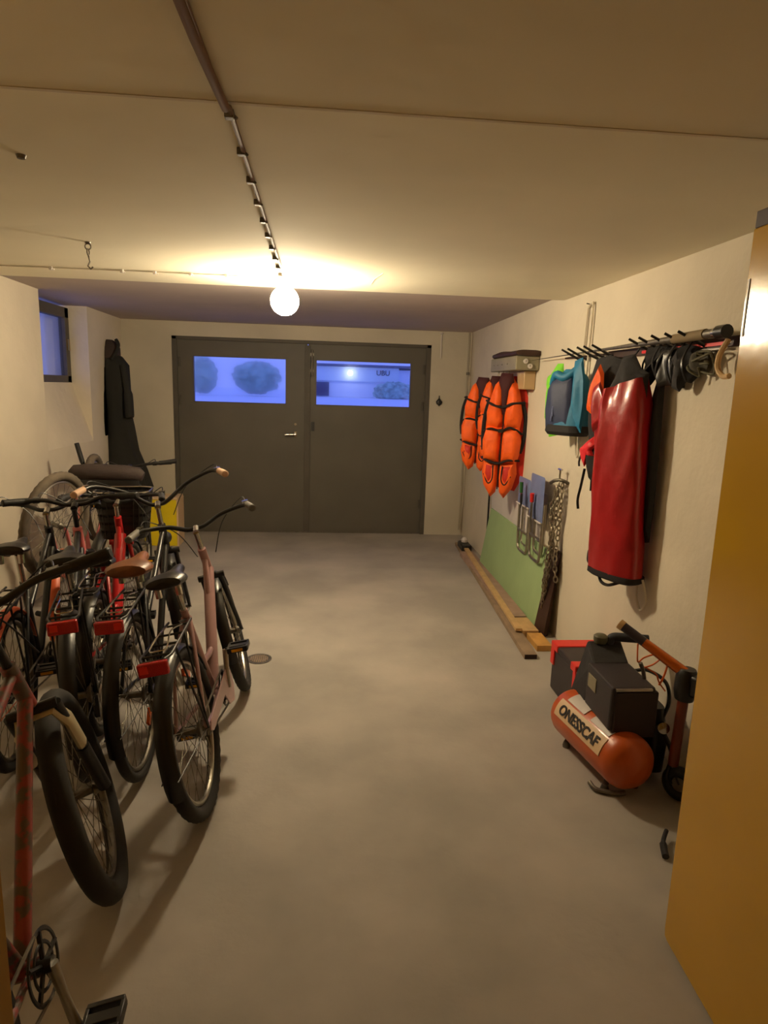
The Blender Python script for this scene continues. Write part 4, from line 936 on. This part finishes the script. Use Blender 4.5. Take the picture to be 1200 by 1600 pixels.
bicycle('nearest bicycle with patterned red frame, fat front tyre and silver fork brace', (-.590, .93), R_(4.5), R_(-12), steer=R_(13), wb=1.04, R=.345, tr=.035, fm=M_fpat, style='mtb', hbar=1.08, bw=.33, rise=.03, back=.03, hs=.95, rack=False, fend=False, refl=0, shock=True, forkm=M_fblk, crank=R_(-97), dtr=.020, rimm=M_steel)
bicycle('leftmost bicycle with black saddle and orange rear mudguard by the wall', (-1.30, 2.70), R_(9), R_(-1), steer=R_(3), wb=1.03, R=.335, tr=.022, fm=M_fblk, fendm=mat('orange_mudguard', (214, 96, 50), .4), style='city', hbar=.98, bw=.26, rise=.04, back=.1, hs=.92, crank=R_(60), refl=1, rimm=M_steel)
bicycle('black bicycle farthest back carrying a dark brown roll', (-1.40, 4.28), R_(3), R_(-2), steer=R_(4), wb=1.05, R=.335, tr=.022, fm=M_fblk, style='mtb', hbar=.99, bw=.33, rise=.01, back=.0, hs=.82, crank=R_(10), refl=0, rack=False, barend=True, rimm=M_steel)
FM = Matrix.Translation(V((-1.76, 5.14, 1.075))) @ Matrix.Rotation(-pi / 2 + R_(7), 4, 'Z') @ Matrix.Rotation(pi, 4, 'X')
bicycle('mountain bicycle turned upside down against the left wall, wheels in the air', (0, 0), 0, 0, steer=R_(20), wb=1.04, R=.335, tr=.028, fm=M_fpink, style='mtb', hbar=1.02, bw=.26, rise=.02, back=.03, hs=.93, knob=True, rack=False, fend=False, refl=0, tm=M_tiregrey, flip=FM, lever=False)
# brown roll
t = Thing('brown_roll', (-1.5, 4.62, 1.0), 'dark brown rolled padding lying across the bars of the farthest bicycle', 'roll')
b = B(); p = [(-1.74, 4.62, .99), (-1.71, 4.62, 1.0), (-1.6, 4.62, 1.005), (-1.4, 4.63, 1.0), (-1.29, 4.64, .99), (-1.26, 4.64, .98)]
b.tube(p, [.03, .055, .06, .06, .055, .03], 20); t.part('roll_body', b, M_roll)
b = B(); loft_sections(b, [(-1.5, 4.62, .96, .22, .045, 0), (-1.5, 4.62, .90, .22, .05, .6), (-1.48, 4.62, .84, .20, .045, .6), (-1.48, 4.62, .80, .17, .03, .6)], fold=.04, freq=8, power=3); t.part('hanging_cover', b, M_plast)

# ------------------------------------------------------------------ outside
b = B(); gy = [(YB + .24, -.02), (8.6, -.02), (10.5, .35), (13, 1.0), (15, 1.28), (60, 1.3)]
b.ring_loft([[V((x, y, z)) for y, z in gy] + [V((x, 60, -.4)), V((x, YB + .24, -.4))] for x in (-30, 30)])
struct('ground', b, M_snow, sm=False)
def shrub(name, c, rx, ry, rz, label, cat='shrub'):
    random.seed(int(abs(c[0]) * 100) + 5); b = B(); n, m = 28, 18; rings = []
    for i in range(1, m):
        a = pi * i / m; rings.append([V(c) + V((rx * sin(a) * cos(2 * pi * k / n), ry * sin(a) * sin(2 * pi * k / n), rz * cos(a))) * (1 + random.uniform(-.12, .12)) for k in range(n)])
    b.ring_loft(rings); b.v = [V((p.x, p.y, max(p.z, 1.295))) for p in b.v]
    single(name, b, M_hedge, label, cat, (c[0], c[1], 0))
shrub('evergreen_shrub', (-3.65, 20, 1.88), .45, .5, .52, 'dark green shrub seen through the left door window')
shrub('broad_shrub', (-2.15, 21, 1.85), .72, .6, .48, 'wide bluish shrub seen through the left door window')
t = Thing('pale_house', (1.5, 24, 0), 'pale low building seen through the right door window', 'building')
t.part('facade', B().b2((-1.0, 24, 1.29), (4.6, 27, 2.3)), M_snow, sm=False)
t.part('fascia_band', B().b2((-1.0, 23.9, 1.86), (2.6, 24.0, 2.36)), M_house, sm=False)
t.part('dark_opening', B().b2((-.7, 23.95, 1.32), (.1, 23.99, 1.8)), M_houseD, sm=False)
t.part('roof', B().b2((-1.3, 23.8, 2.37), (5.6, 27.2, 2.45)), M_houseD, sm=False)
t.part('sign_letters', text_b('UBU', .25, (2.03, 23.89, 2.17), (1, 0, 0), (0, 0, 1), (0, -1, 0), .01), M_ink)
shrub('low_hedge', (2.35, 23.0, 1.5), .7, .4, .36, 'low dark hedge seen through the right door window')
t = Thing('bright_spot', (.95, 23.8, 1.9), 'small glowing globe added as the bright spot in the right door window', 'lamp')  # glowing globe added outside for the bright spot in the right pane
t.part('spot_bracket', B().tube([(.84, 23.9, 2.14), (.84, 23.7, 2.14)], .03, 8), M_steel)
t.part('spot_globe', B().lathe([(.09 * sin(pi * k / 10) + .001, -.09 * cos(pi * k / 10)) for k in range(11)], (.84, 23.6, 2.14)), emit('spot_glow', (.9, .95, 1), 12))

# world: blue dusk
wd = bpy.data.worlds.new('dusk'); SC.world = wd; wd.use_nodes = True; nt = wd.node_tree; bg = nt.nodes['Background']
tc = nt.nodes.new('ShaderNodeTexCoord'); sp = nt.nodes.new('ShaderNodeSeparateXYZ'); rp = nt.nodes.new('ShaderNodeValToRGB')
nt.links.new(tc.outputs['Generated'], sp.inputs[0]); nt.links.new(sp.outputs['Z'], rp.inputs['Fac']); nt.links.new(rp.outputs['Color'], bg.inputs['Color'])
rp.color_ramp.elements[0].color = (.19, .26, .88, 1); rp.color_ramp.elements[1].color = (.17, .25, .95, 1)
bg.inputs['Strength'].default_value = 1.3

vs = SC.view_settings; vs.view_transform = 'Standard'; vs.look = 'None'; vs.exposure = 0; vs.gamma = 1; vs.use_curve_mapping = False
